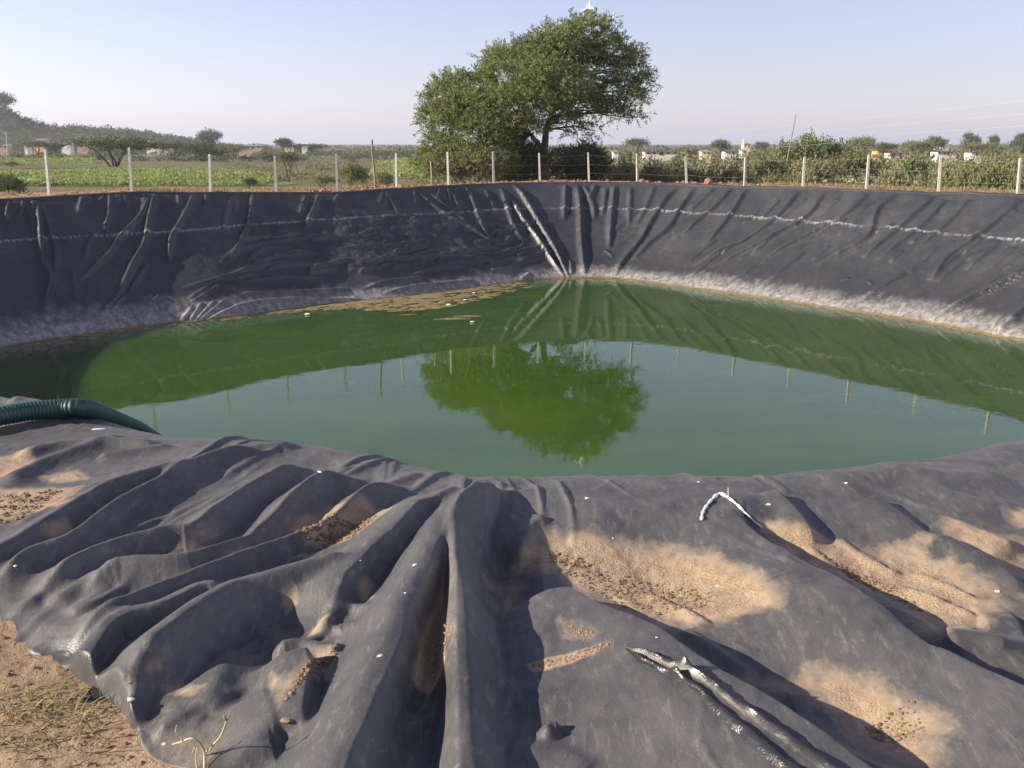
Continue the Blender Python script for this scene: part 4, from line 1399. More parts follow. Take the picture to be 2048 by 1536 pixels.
for fr in (.93, .62, .32):
    mb = MB()
    for a, b in zip(order[:-1], order[1:]):
        A = feet[a] + (tops[a] - feet[a]) * fr - FO; B = feet[b] + (tops[b] - feet[b]) * fr - FO
        A = A + np.array([0, -.055, 0]); B = B + np.array([0, -.055, 0])
        t = np.linspace(0, 1, 9)[:, None]
        Pq = A + (B - A) * t; Pq[:, 2] -= .04 * (4 * t * (1 - t))[:, 0] * (1 + .5 * rr.random())
        mb.tube(Pq, .0032, 5)
    mb.build('wire', M['wire'], fence, True)

d = on_land(750, 369)
p0 = aty(750, 369, feet[5][1] - .4); p0[2] = gz(p0[0], p0[1])
p1 = aty(744, 279, p0[1])
mb = MB(); Q = catmull([p0 - p0 - (p1 - p0) * .1, (p1 - p0) * .3 + np.array([.02, 0, 0]), (p1 - p0) * .7 - np.array([.015, 0, 0]), p1 - p0], .15)
mb.tube(Q, np.linspace(.062, .045, len(Q)), 9)
o = mb.build('wooden_pole', M['wood'], None, True, tuple(p0))
tag(o, 'tall leaning wooden pole standing up above the concrete posts, left of the acacia', 'pole')
p0 = aty(863, 365, feet[6][1] - .3); p0[2] = gz(p0[0], p0[1]); p1 = aty(861, 322, p0[1])
mb = MB(); mb.tube([np.array([0, 0, -.1]), (p1 - p0) * .5 + np.array([.02, 0, 0]), p1 - p0], [.03, .028, .022], 7)
tag(mb.build('stake', M['bamboo'], None, True, tuple(p0)), 'thin pale stake beside the left edge of the acacia crown', 'stake')
# thin leaning pole far right with its stay wire
p0 = aty(1569, 300, 95); p0[2] = gz(p0[0], 95); p1 = aty(1592, 229, 95)
mb = MB(); mb.tube([np.array([0, 0, -.2]), (p1 - p0) * .5, p1 - p0], [.07, .06, .045], 7)
tag(mb.build('thin_pole', M['wood'], None, True, tuple(p0)), 'thin dark pole leaning right above the scrub, under the power lines', 'pole')

# ------------------------------------------------------------------ red boulders and clods on the far rim
ROCKS = [(1417, 366, 18, 'largest round red boulder, standing alone on the rim between two right-hand fence posts'), (1284, 364, 13, 'wide red boulder on the rim just right of a fence post right of the acacia'), (1296, 364, 9, 'small red stone leaning on the wide boulder right of the acacia'),
         (1320, 366, 10, 'low flat brown stone alone on the rim right of the wide red boulder'), (1356, 367, 10, 'red stone on the rim touching the left side of a fence post'),
         (1517, 373, 9, 'left stone of the red pair on the rim right of the largest boulder'), (1527, 373, 8, 'right stone of the red pair on the rim right of the largest boulder'),
         (1074, 360, 13, 'red boulder at the foot of the fence post before the acacia trunk'), (981, 362, 8, 'small red stone at the foot of the fence post left of the acacia trunk'),
         (1149, 358, 9, 'pale low stone on the rim under the dark shrub'), (1171, 358, 10, 'red stone against the fence post under the dark shrub'),
         (648, 375, 13, 'red clay lump, biggest on the left rim, beside a fence post'), (627, 377, 9, 'small red clay lump left of the biggest one on the left rim'), (726, 370, 9, 'small red clay lump left of the tall wooden pole'), (814, 366, 8, 'little red clay lump on the rim left of the acacia crown')]
for i, (px, py, wpx, lab) in enumerate(ROCKS):
    y = float(np.interp(px, [p[0][0] for p in sorted(POSTS)], [feet[POSTS.index(p)][1] for p in sorted(POSTS)])) - .35
    p = aty(px, py, y); p[2] = gz(p[0], p[1])
    s = wpx * y / FPX / 2 * .92
    bm = bmesh.new(); bmesh.ops.create_icosphere(bm, subdivisions=3, radius=1)
    for v in bm.verts:
        n3 = v.co.normalized()
        q = 1 + .38 * float(fbm(np.array([n3.x * 1.4 + i * 3.1]), np.array([n3.y * 1.4 + n3.z * 1.1]), 400, 3)[0])
        v.co = Vector((n3.x * s * q, n3.y * s * q * .9, n3.z * s * q * (.95 if wpx > 15 else .72) + s * .45))
    me = bpy.data.meshes.new('boulder'); bm.to_mesh(me); bm.free()
    me.polygons.foreach_set('use_smooth', np.ones(len(me.polygons), bool))
    tag(link('boulder', me, M['rock'], None, p), lab, 'boulder', 'red stones on the far rim')

# crumbled soil along the rim
bm = bmesh.new(); bmesh.ops.create_icosphere(bm, subdivisions=1, radius=1)
iv = np.array([v.co[:] for v in bm.verts]); itf = np.array([[v.index for v in f.verts] for f in bm.faces]); bm.free()


def lumps(name, P, S, mat, label, cat, rng, sq=.65, jit=.3):
    n = len(P)
    V = iv[None] * (1 + jit * rng.normal(size=(n, len(iv), 1)))
    V = V * S[:, None, None] * np.array([1.1, .9, sq]) + P[:, None]
    F = itf[None] + (np.arange(n) * len(iv))[:, None, None]
    return tag(link(name, mesh_np(name, V.reshape(-1, 3), F.reshape(-1, 3), False), mat), label, cat, kind='stuff')


rng = np.random.default_rng(31)
idx = rng.integers(0, vis_end, 2600)
off = .75 + rng.random(2600)**1.5 * 2.6
pp = TOP[idx] + NRM[idx] * off[:, None] + rng.normal(size=(2600, 2)) * .1
ss = .02 + .07 * rng.random(2600)**3
ss *= np.where((pp[:, 0] > -9) & (pp[:, 0] < 12), 1.5, .8)
P = np.array([(x, y, gz(x, y)) for x, y in pp])
lumps('soil_clods', P, ss, M['clod'], 'crumbled red soil clods along the far rim', 'soil clods', rng)
# dry weeds on the rim, thicker on the left and right
n = 9000
idx = rng.integers(0, vis_end, n)
off = 1.3 + rng.random(n)**.8 * 4.5
pp = TOP[idx] + NRM[idx] * off[:, None] + rng.normal(size=(n, 2)) * .15
keep = (fbm(pp[:, 0] * .5, pp[:, 1] * .5, 420, 3) + .35 * (np.abs(pp[:, 0] - 1) > 9) > .12) & (off > 1.6 + 2 * (np.abs(pp[:, 0] - 2) < 9))
pp = pp[keep]
P = np.array([(x, y, gz(x, y)) for x, y in pp])
k = 5
c = np.repeat(P, k, 0); m = len(c)
dv = rng.normal(size=(m, 3)) * np.array([.45, .45, .2]) + np.array([0, 0, 1.0])
L = .08 + .16 * rng.random(m)**2
c = c + rng.normal(size=(m, 3)) * np.array([.08, .08, 0]) + dv * L[:, None] * .4
tag(link('rim_weeds', leafmesh('rim_weeds', diamonds(c, dv, L, L * .09 + .012, rng)), M['grass']), 'dry weeds fringing the outer edge of the rim', 'weeds', kind='stuff')

# ------------------------------------------------------------------ overhead power lines
def sag(A, B, s, n=40):
    t = np.linspace(0, 1, n)[:, None]
    P = np.array(A) + (np.array(B) - np.array(A)) * t
    P[:, 2] -= s * (4 * t * (1 - t))[:, 0]
    return P


LINES = [((1195, 281), (2048, 186), 'upper power line climbing to the right edge of the sky'), ((1240, 284), (2048, 212), 'middle power line climbing to the right edge of the sky'), ((1330, 286), (2048, 236), 'lowest power line sloping over the scrub on the right')]
for (a, b, lab) in LINES:
    A = aty(a[0], a[1], 300.0); B = aty(b[0], b[1], 66.0)
    E = A + (B - A) * 1.25
    mb = MB(); mb.tube(sag(A, E, .8), .006, 5, False)
    tag(mb.build('power_line', M['cable'], None, True), lab, 'power line', 'power lines on the right')
A = aty(1540, 294, 95); B = aty(1662, 280, 95)
mb = MB(); mb.tube(sag(A, aty(1760, 268, 96), .3), .02, 5, False)
tag(mb.build('stay_wire', M['cable'], None, True), 'pale slack wire lying over the big bush by the thin leaning pole', 'wire')
# service cables crossing high over the pond: seen as dark lines on the water
for i, (row0, row1, h, lab) in enumerate(((769, 775, 9.5, 'first overhead cable, its shadow crossing the tree mirrored in the water'), (786, 795, 9.2, 'second overhead cable, its shadow just nearer than the first on the water'), (858, 852, 9.8, 'third overhead cable, its shadow nearest to the front bank on the water'), (835, 884, 10.3, 'fourth overhead cable, its faint shadow slanting over the water'))):
    a = onz(500, row0 if i < 3 else 884, 0); b = onz(1700, row1 if i < 3 else 850, 0)
    a = onz(500, row0 + 8, 0) if i < 2 else a; b = onz(1700, row1 - 18, 0) if i < 2 else b
    k_ = h / SDIR.z
    A = a + np.array(SDIR) * k_; B = b + np.array(SDIR) * k_
    v = (B - A) / np.linalg.norm(B - A)
    mb = MB(); mb.tube(sag(A - v * 55, B + v * 60, .0), (.022, .018, .024, .013)[i], 6, False)
    tag(mb.build('overhead_cable', M['scrap'], None, True), lab, 'cable', 'cables above the pond')

# ------------------------------------------------------------------ ribbed suction hose on the near bank
HP_ = [(-160, 862), (-60, 850), (0, 839), (60, 828), (120, 822), (170, 824), (215, 834), (255, 849), (285, 864)]
P = []
for (px, py) in HP_[:6]:
    q = on_apron(px, py + 16)
    P.append(q + np.array([0, 0, .07]))
P = np.array(P)
P[:, 2] = np.convolve(np.r_[P[0, 2], P[:, 2], P[-1, 2]], [.25, .5, .25], 'valid')
y0 = P[-1, 1]
ext = [aty(215, 834, y0 + .35), aty(255, 849, y0 + .9), aty(290, 866, y0 + 1.5), aty(330, 895, y0 + 2.3)]
v = ext[-1] - ext[-2]
P = np.vstack([P[0] + np.array([-1.4, -.3, -.05]), P, ext, ext[-1] + v * 1.2 + np.array([0, 0, -.1]), ext[-1] + v * 3.2 + np.array([0, 0, -1.0]), ext[-1] + v * 4.5 + np.array([0, 0, -2.4])])
Q = catmull(P, .0044)
n = len(Q)
s = np.arange(n) * .0044
mb = MB()
mb.tube(Q, .058 + .0024 * np.cos(2 * math.pi * s / .022), 20)
HO = P[3]
o = mb.build('suction_hose', M['hose'], None, True)
tag(o, 'dark green ribbed suction hose lying over the left bank into the water', 'hose')

# ------------------------------------------------------------------ small litter on the near sheet
def chip(px, py, s, lab, grp='white chips on the sheet', stretch=1.0, rot=0.0, mat='white', name='chip', cat='chip', lift=.3):
    p = on_apron(px, py)
    s *= .72
    bm = bmesh.new(); bmesh.ops.create_icosphere(bm, subdivisions=2, radius=1)
    for v_ in bm.verts:
        n3 = v_.co.normalized()
        q = 1 + .5 * float(fbm(np.array([n3.x * 1.3 + px * .13]), np.array([n3.y * 1.3 + n3.z]), 430, 2)[0])
        x = n3.x * s * stretch * q; y = n3.y * s * q * .8
        v_.co = Vector((x * math.cos(rot) - y * math.sin(rot), x * math.sin(rot) + y * math.cos(rot), n3.z * s * q * .5 + s * lift))
    me = bpy.data.meshes.new(name); bm.to_mesh(me); bm.free()
    return tag(link(name, me, M[mat], None, p), lab, cat, grp)


chip(195, 860, .016, 'white stick-like scrap on the sheet just below the green hose', stretch=3.6, rot=.25)
chip(830, 1131, .011, 'white chip on the crest of the left tall fold', stretch=1.3, rot=.8)
chip(760, 1313, .010, 'white chip low on the left tall fold', stretch=1.7, rot=.9)
chip(810, 1187, .007, 'tiny white chip midway on the left tall fold')
chip(719, 1122, .007, 'tiny white chip on the fold left of the two tall ones', stretch=1.4)
chip(1693, 968, .014, 'bright white chip on the right crest of the near bank', stretch=1.2)
chip(1537, 1010, .013, 'white chip at the right foot of the bright creased fold', stretch=1.3)
chip(1397, 965, .010, 'small white chip on the crest above the bright creased fold')
chip(1174, 997, .011, 'flat white chip on the mound right of the tall folds', stretch=1.4)
chip(1995, 1184, .012, 'squarish white chip at the right edge beside a thin white sliver', stretch=1.2)
chip(2028, 1183, .008, 'thin white sliver at the right edge beside a squarish chip', stretch=2.8, rot=.15)
chip(1435, 1173, .010, 'white chip on the sand of the large middle hollow', stretch=1.3)
chip(1313, 1276, .007, 'yellowish white chip above the shiny upright fold')
chip(1226, 1077, .006, 'tiny white chip at the upper edge of the large sandy hollow')
chip(30, 1133, .010, 'small white chip on the long folds at the left edge', stretch=1.3)
chip(270, 1192, .006, 'tiny cream chip on the fan of left folds')
chip(640, 945, .012, 'small knot of pale crumbs on a fold near the crest', stretch=1.8, rot=-.5)
chip(262, 1400, .013, 'white pebble where the sheet ends at bare soil', stretch=1.2, rot=.3)
chip(1062, 1126, .009, 'bluish white chip in the shaded hollow right of the tall folds', stretch=1.6)
chip(1362, 1516, .006, 'yellow-white fleck near the bottom edge right of centre')
chip(330, 1489, .010, 'white bit by the dry twig at the sheet edge', stretch=1.1)
chip(575, 1443, .022, 'brown clod in the sandy gap left of the left tall fold', 'loose clods', 1.3, .2, 'sandlump', 'clod', 'clod')
chip(262, 1365, .012, 'soil crumb in the open fold at the cut edge of the sheet', 'loose clods', 1.3, .2, 'sandlump', 'clod', 'clod')
# crumbs of soil in the sandy hollows
rng = np.random.default_rng(44)
pts, szs = [], []
for (poly, cnt, smin, smax) in (([(600, 1100), (640, 1075), (750, 1060), (760, 1066), (705, 1105), (590, 1118)], 420, .005, .013), ([(1075, 1105), (1120, 1100), (1200, 1125), (1330, 1150), (1420, 1180), (1430, 1215), (1330, 1235), (1250, 1205), (1140, 1140)], 520, .004, .010),
                               ([(870, 1330), (905, 1290), (905, 1390), (860, 1390)], 120, .004, .009), ([(640, 1355), (680, 1340), (600, 1450), (570, 1480)], 120, .004, .01), ([(1060, 1372), (1220, 1366), (1220, 1380), (1070, 1384)], 90, .003, .008), ([(1130, 1305), (1190, 1335), (1170, 1350)], 50, .003, .007),
                               ([(0, 1000), (130, 990), (60, 1050), (0, 1060)], 150, .005, .014), ([(1630, 1100), (1700, 1120), (1800, 1180), (1850, 1230), (1790, 1200)], 170, .004, .012), ([(1720, 1470), (1820, 1440), (1850, 1500), (1760, 1500)], 110, .003, .009)):
    pa = np.array(poly, float)
    lo, hi = pa.min(0), pa.max(0)
    c_ = 0
    cnt = int(cnt * 1.5)
    while c_ < cnt:
        q = lo + (hi - lo) * rng.random(2)
        if in_poly(np.array([q[0]]), np.array([q[1]]), pa)[0]:
            x, y = onz(q[0], q[1], ZB - .03)[:2]
            pts.append((x, y, z_apron(x, y) + .001)); szs.append(smin * .5 + (smax * .95 - smin * .5) * rng.random()**3.0); c_ += 1
lumps('soil_crumbs', np.array(pts), np.array(szs), M['sandlump'], 'soil crumbs scattered in the sandy hollows of the sheet', 'soil crumbs', rng, .7, .15)
# crumbs and pebbles on the bare soil
n = 2600
x = -2.6 + 1.9 * rng.random(n); y = 1.7 + 2.2 * rng.random(n)
m = ~in_poly(x, y, EPOLY)
x, y = x[m], y[m]


def z_soil(x, y):
    r = np.interp(math.log(max(y, .91) / .9) / math.log(9.5 / .9), [0, 1], [0, nr2 - 1]); c = np.interp(x / y, us2, np.arange(nc2))
    return float(Z2[int(round(r)), int(round(c))])


P = np.array([(a, b, z_soil(a, b)) for a, b in zip(x, y)])
lumps('soil_pebbles', P, .003 + .009 * rng.random(len(P))**3, M['sandlump'], 'loose crumbs on the bare soil at the bottom left', 'soil crumbs', rng, .7, .2)


def on_soil(px, py):
    d = ray(px, py); t = 1.2
    for i in range(900):
        p = EYE + d * t
        if p[1] > .95 and p[2] < z_soil(p[0], p[1]): return p
        t += .008
    return onz(px, py, ZB)


# dry grass
G = []
rr = random.Random(8)
cs, ds, Ls = [], [], []
blades = MB()
for k in range(430):
    px, py = rr.triangular(-80, 250, 40), rr.triangular(1365, 1540, 1425)
    p = on_soil(px, py) if k % 2 == 0 else p + np.array([rr.gauss(0, .03), rr.gauss(0, .03), 0])
    L = rr.uniform(.03, .15) * rr.uniform(.6, 1); a = rr.gauss(.4, 1.3)
    up_ = rr.uniform(.05, .6)
    e1 = p + np.array([math.cos(a) * L * .5, math.sin(a) * L * .4, L * up_ * .5]); e2 = p + np.array([math.cos(a) * L, math.sin(a) * L * .9, L * up_ * .55])
    w_ = rr.uniform(.0016, .003)
    s = np.array([-math.sin(a), math.cos(a), 0]) * w_
    blades.add([p - s - np.array([0, 0, .01]), p + s - np.array([0, 0, .01]), e1 + s * .8, e1 - s * .8, e2 + s * .2, e2 - s * .2], [(0, 1, 2, 3), (3, 2, 4, 5)])
tag(blades.build('dry_grass', M['grass']), 'dry straw-coloured grass tuft on the soil at the bottom left', 'grass', kind='stuff')
for (x0, y0, x1, y1, lab) in ((60, 1350, 75, 1340, None),):
    pass
# dry twig
def twig_pt(px, py, h):
    q = on_apron(px, py) if px > 300 else on_soil(px, py)
    d = ray(px, py)
    z = ZB + h
    t = (z - EYE[2]) / d[2]
    return EYE + d * t


tw = empty('dry_twig', twig_pt(405, 1525, .0))
TO = np.array(tw.location)
tag(tw, 'pale dried weed stem with branches at the cut edge of the sheet', 'twig')
for nm, pl, r0, r1 in (('stem', [(408, 1560, 0), (409, 1510, .03), (404, 1492, .06), (393, 1480, .085), (380, 1477, .09), (364, 1483, .07), (345, 1489, .05)], .0055, .003),
                       ('branch', [(366, 1482, .075), (360, 1472, .09), (351, 1463, .11), (354, 1450, .12)], .0035, .002),
                       ('branch', [(420, 1500, .03), (426, 1490, .06), (438, 1477, .10), (446, 1462, .13), (453, 1441, .16)], .0045, .0035),
                       ('branch', [(385, 1506, .01), (389, 1496, .04), (394, 1490, .05)], .003, .0015), ('branch', [(394, 1540, .0), (392, 1515, .03), (394, 1495, .05)], .003, .002), ('branch', [(412, 1505, .02), (416, 1497, .05)], .003, .002)):
    mb = MB(); Q = catmull([twig_pt(*q) - TO for q in pl], .008)
    mb.tube(Q, np.linspace(r0, r1, len(Q)) * .72, 7)
    mb.build(nm, M['twig'], tw, True)
mb = MB()
c = twig_pt(453, 1440, .162) - TO
for k in range(7):
    a = k * .9
    mb.tube([c, c + np.array([.010 * math.cos(a), .010 * math.sin(a), .012])], [.0035, .001], 5)
mb.build('seed_head', M['grass'], tw, True)
# sun glint on the crest fold, built as an added white strip
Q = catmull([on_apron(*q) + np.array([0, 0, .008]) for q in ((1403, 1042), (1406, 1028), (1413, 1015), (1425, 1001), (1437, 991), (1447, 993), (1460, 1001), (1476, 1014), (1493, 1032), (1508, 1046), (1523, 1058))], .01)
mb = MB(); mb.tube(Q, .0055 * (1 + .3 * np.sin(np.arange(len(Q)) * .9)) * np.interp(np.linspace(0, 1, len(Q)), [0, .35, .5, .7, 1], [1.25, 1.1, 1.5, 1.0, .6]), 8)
tag(mb.build('glint_strip', M['white'], None, True), 'white strip added for the sun glint, an inverted V over the right crest of the sheet', 'glint strip')
p = on_apron(1455, 998)
mb = MB(); mb.tube([p + np.array([0, 0, -.02]), p + np.array([.003, 0, .02]), p + np.array([.001, .005, .055])], [.003, .003, .002], 6)
tag(mb.build('stalk', M['twig'], None, True), 'tiny dry stalk poking up behind the white glint strip', 'stalk')
# black scrap of plastic
p = on_soil(190, 1402)
mb = MB()
V = [(-.045, -.015, .0), (.030, -.03, -.002), (.055, .01, .0), (-.02, .035, .03), (-.04, -.012, .004), (.028, -.027, .004), (.052, .012, .005), (-.018, .033, .034)]
mb.add(V, [(0, 3, 2, 1), (4, 5, 6, 7), (0, 1, 5, 4), (1, 2, 6, 5), (2, 3, 7, 6), (3, 0, 4, 7)])
tag(mb.build('plastic_scrap', M['scrap'], None, False, tuple(p)), 'small black scrap of plastic lying on the bare soil', 'scrap')
# ------------------------------------------------------------------ trees, bushes and fields beyond the fence
def proto_tree(kind, seed):
    """returns (trunk mesh, crown mesh) of a unit tree: 1 m tall, about 1 m wide at its kind's proportion"""
    rng = np.random.default_rng(seed)
    lob = []
    if kind == 'flat':
        for i in range(9):
            a = rng.uniform(0, 6.28); r = .75 * rng.random()**.6
            lob.append((r * math.cos(a), r * math.sin(a), .70 + .12 * rng.random(), .45, .45, .16, 1))
        st = .42; L, leaf = .22, .06
    elif kind == 'round':
        for i in range(10):
            a = rng.uniform(0, 6.28); r = .34 * rng.random()**.5
            lob.append((r * math.cos(a), r * math.sin(a), .40 + .36 * rng.random(), .26, .26, .2, 1))
        st = .3; L, leaf = .16, .05
    else:
        for i in range(10):
            a = rng.uniform(0, 6.28); r = .55 * rng.random()**.5
            lob.append((r * math.cos(a), r * math.sin(a), .30 + .42 * rng.random() * (1 - r), .36, .36, .24, 1))
        st = .05; L, leaf = .22, .065
    mb = MB()
    for i in range(5):
        lb = lob[i]
        limb(mb, (rng.normal() * .02, 0, -.05), (lb[0] * .5, lb[1] * .5, st + .1), .035, .02, .03, rng, 6, 5)
        limb(mb, (lb[0] * .5, lb[1] * .5, st + .1), lb[:3], .02, .008, .04, rng, 5, 4)
    tm = bpy.data.meshes.new('trunk'); tm.from_pydata(mb.v, [], mb.f); tm.update()
    return tm, leafmesh('crown', sprays(lob, 62, 7, L, leaf, rng, .15, .3, .6))


PR = {k: [proto_tree(k, s) for s in (1, 2, 3)] for k in ('flat', 'round', 'bush')}
for k in PR:
    for tm, cm in PR[k]:
        tm.materials.append(M['bark']); cm.materials.append(M['leaf_green'])
rr = random.Random(17)
matcopies = {}


def far_tree(name, kind, px, row_base, row_top, wpx, Y, label, cat, mat='leaf_green', group=None, z=None, v=None):
    b = aty(px, row_base, Y)
    b[2] = (gz(b[0], Y) if z is None else z)
    h = aty(px, row_top, Y)[2] - b[2]
    wid = wpx * Y / FPX
    o = empty(name, b, rr.uniform(0, 6.28))
    tag(o, label, cat, group)
    tm, cm = PR[kind][rr.randrange(3) if v is None else v]
    key = (cm.name, mat)
    if key not in matcopies:
        c2 = cm.copy(); c2.materials.clear(); c2.materials.append(M[mat]); matcopies[key] = c2
    unit = {'flat': 2.2, 'round': 1.05, 'bush': 1.75}[kind]
    sx = wid / unit; sz = h / {'flat': 1.0, 'round': 1.0, 'bush': .95}[kind]
    for nm, me in (('trunk' if kind != 'bush' else 'stem', tm), ('crown' if kind != 'bush' else 'foliage', matcopies[key])):
        c = link(nm, me, None, o); c.scale = (sx, sx, sz)
    return o


def hz_at(px, Y):
    x = aty(px, 300, Y)[0]
    return max(gz(x, Y), float(hill_z(np.array([x]), np.array([Y]))[0]) if x < -120 and Y > 386 else -9)


T = far_tree
T('acacia', 'flat', 228, 341, 279, 185, 150, 'broad flat-topped acacia alone at the back of the bright green field', 'tree', 'leaf_dark')
T('acacia', 'flat', 350, 318, 286, 95, 255, 'dark flat-topped tree behind the field, left of the dense twin-topped one', 'tree', 'leaf_dark')
T('acacia', 'bush', 408, 320, 284, 110, 250, 'dense dark tree below the lone skyline tree on the left', 'tree', 'leaf_dark')
T('hill_tree', 'round', 420, 291, 256, 56, 470, 'lone rounded tree on the skyline at the foot of the hill', 'tree', 'leaf_hill', z=hz_at(420, 470) - 2)
T('acacia', 'flat', 468, 325, 291, 78, 245, 'low spreading tree right of the dense twin-topped tree', 'tree', 'leaf_green')
T('acacia', 'bush', 530, 326, 300, 70, 235, 'grey-green spreading thorn tree left of the leaning young acacia', 'tree', 'leaf_dry')
T('acacia', 'flat', 78, 316, 284, 70, 290, 'dark tree in front of the orange house on the left', 'tree', 'leaf_dark')
T('acacia', 'round', 112, 314, 282, 40, 300, 'round tree right beside the tree before the orange house', 'tree', 'leaf_dark')
T('hill_tree', 'bush', 6, 214, 182, 62, 560, 'tree crowning the hilltop at the left edge', 'tree', 'leaf_hill', z=hz_at(8, 560) - 2)
T('bush', 'bush', 20, 388, 345, 82, 66, 'dark rounded bush at the left edge of the green field', 'bush', 'leaf_dark')
T('bush', 'bush', 25, 337, 323, 24, 180, 'small isolated dark bush in the left field', 'bush', 'leaf_dark')
T('bush', 'bush', 500, 372, 354, 36, 92, 'small dark bush at the right end of the green field', 'bush', 'leaf_dark')
T('young_acacia', 'flat', 578, 362, 306, 58, 106, 'young acacia on a thin leaning stem left of the fifth concrete post', 'tree', 'leaf_green')
T('acacia', 'bush', 706, 370, 322, 76, 86, 'wide bushy thorn tree left of the tall wooden pole', 'bush', 'leaf_green')
T('bush', 'bush', 766, 366, 338, 46, 84, 'greyish thorn bush right of the tall wooden pole', 'bush', 'leaf_dry')
T('bush', 'bush', 640, 362, 342, 74, 92, 'low bush straggling left of the wide thorn tree', 'bush', 'leaf_dry')
T('palm_like_tree', 'round', 569, 300, 274, 42, 400, 'tall dark tree beside the yellow house', 'tree', 'leaf_dark')
T('acacia', 'bush', 620, 302, 284, 80, 410, 'dark trees spreading right of the yellow house', 'tree', 'leaf_dark')
T('acacia', 'flat', 1274, 312, 279, 64, 270, 'flat-topped tree behind the left end of the long white building', 'tree', 'leaf_green')
T('acacia', 'round', 1444, 308, 277, 44, 330, 'rounded tree standing behind the small white house', 'tree', 'leaf_hill')
T('acacia', 'round', 1524, 305, 281, 28, 350, 'small rounded tree right of the cream tower house', 'tree', 'leaf_hill')
T('acacia', 'bush', 1380, 316, 288, 60, 250, 'pale green tree at the right end of the long white building', 'tree', 'leaf_dry')
T('thorn_tree', 'bush', 1600, 318, 268, 120, 112, 'big bush with the thin pole behind it, left of two', 'bush', 'leaf_green', v=0)
T('thorn_tree', 'bush', 1648, 318, 264, 110, 118, 'big bush rising highest on the right skyline', 'bush', 'leaf_dark', v=1)
T('acacia', 'flat', 1716, 312, 277, 74, 205, 'spreading pale tree right of the highest bush', 'tree', 'leaf_green')
T('acacia', 'round', 1776, 310, 283, 46, 260, 'tree standing behind the row of orange houses', 'tree', 'leaf_hill')
T('acacia', 'flat', 1832, 316, 284, 70, 215, 'tree between the orange houses and the white sheds', 'tree', 'leaf_green')
T('acacia', 'round', 1862, 312, 273, 54, 250, 'tree left of the white house on the skyline', 'tree', 'leaf_hill')
T('acacia', 'round', 1942, 300, 266, 36, 300, 'tall tree right of the white house on the skyline', 'tree', 'leaf_hill')
T('acacia', 'round', 1986, 298, 267, 22, 330, 'slim tree on the right skyline between two taller trees', 'tree', 'leaf_hill')
T('acacia', 'round', 2042, 304, 267, 44, 280, 'tree cut by the right edge of the view', 'tree', 'leaf_hill')
T('acacia', 'flat', 1960, 312, 287, 90, 230, 'flat green tree behind the last white shed on the right', 'tree', 'leaf_green')

# scrub along the far side of the fence on the right: near bushes one by one
SCR = [(1250, 366, 314, 90, 58, 'leaf_dry'), (1305, 368, 318, 100, 60, 'leaf_dry'), (1345, 352, 312, 90, 78, 'leaf_green'), (1395, 368, 322, 100, 57, 'leaf_dry'), (1440, 356, 312, 110, 74, 'leaf_dry'),
       (1475, 368, 330, 80, 56, 'leaf_dry'), (1530, 358, 306, 120, 66, 'leaf_green'), (1570, 370, 330, 100, 53, 'leaf_green'), (1640, 352, 304, 130, 72, 'leaf_dry'), (1705, 345, 298, 120, 84, 'leaf_green'), (1770, 362, 318, 100, 60, 'leaf_dry'),
       (1800, 376, 336, 110, 50, 'leaf_dry'), (1835, 352, 308, 110, 72, 'leaf_green'), (1905, 360, 312, 120, 62, 'leaf_dry'), (1935, 378, 330, 120, 50, 'leaf_green'), (1985, 374, 318, 130, 52, 'leaf_green'), (2020, 352, 298, 120, 72, 'leaf_dry'), (2075, 380, 320, 130, 48, 'leaf_green')]
for i, (px, rb, rt, wp_, Y, mt) in enumerate(SCR):
    T('thorn_bush', 'bush', px, rb, rt, wp_, Y, 'grey-green thorn bush in the continuous scrub right of the acacia, behind the fence', 'bush', mt, 'thorn bushes of the right-hand scrub')


def clumps(name, centers, sizes, mat, label, cat, rng, per=26, flat=.62, leaf=.26):
    """many bushes that read as one mass: leaf clumps spread over each bush's volume"""
    n = len(centers)
    u = rng.normal(size=(n, per, 3)); u /= np.linalg.norm(u, axis=2)[..., None]
    u[..., 2] = np.abs(u[..., 2]) * 1.1 - .12
    r = (.45 + .6 * rng.random((n, per, 1)))
    S = sizes[:, None, None]
    p = centers[:, None] + u * r * S * np.array([1, 1, flat])
    d = u + rng.normal(size=(n, per, 3)) * .6
    L = (leaf * S * (.6 + .8 * rng.random((n, per, 1))))[..., 0]
    return tag(link(name, leafmesh(name, diamonds(p.reshape(-1, 3), d.reshape(-1, 3), L.reshape(-1), L.reshape(-1) * .7, rng)), M[mat]), label, cat, kind='stuff')


rng = np.random.default_rng(61)


def scatter(n, px0, px1, y0, y1, s0, s1, zf=None, pw=1.0):
    px = rng.uniform(px0, px1, n); Y = y0 + (y1 - y0) * rng.random(n)**pw
    x = (px - 1024) / FPX * Y * CP
    s = s0 + (s1 - s0) * rng.random(n)**1.5
    z = np.array([gz(a, b) for a, b in zip(x, Y)]) if zf is None else zf(x, Y)
    return np.stack([x, Y, z], 1), s


# right-hand scrub thicket between the named bushes
c1, s1 = scatter(420, 1190, 2250, 60, 150, 1.2, 2.8)
clumps('scrub_thicket', c1, s1, 'leaf_dry', 'dense low scrub filling the ground right of the acacia', 'scrub', rng, 190, .95, .12)
c1, s1 = scatter(520, 1180, 2250, 150, 420, 1.8, 4.0)
clumps('far_scrub', c1, s1, 'leaf_green', 'scrub reaching back to the white buildings on the right', 'scrub', rng, 80, .7, .22)
c1, s1 = scatter(70, 840, 1240, 64, 130, 1.0, 2.2)
clumps('shade_scrub', c1, s1, 'leaf_green', 'scrub seen under and behind the big acacia', 'scrub', rng, 190, .9, .12)
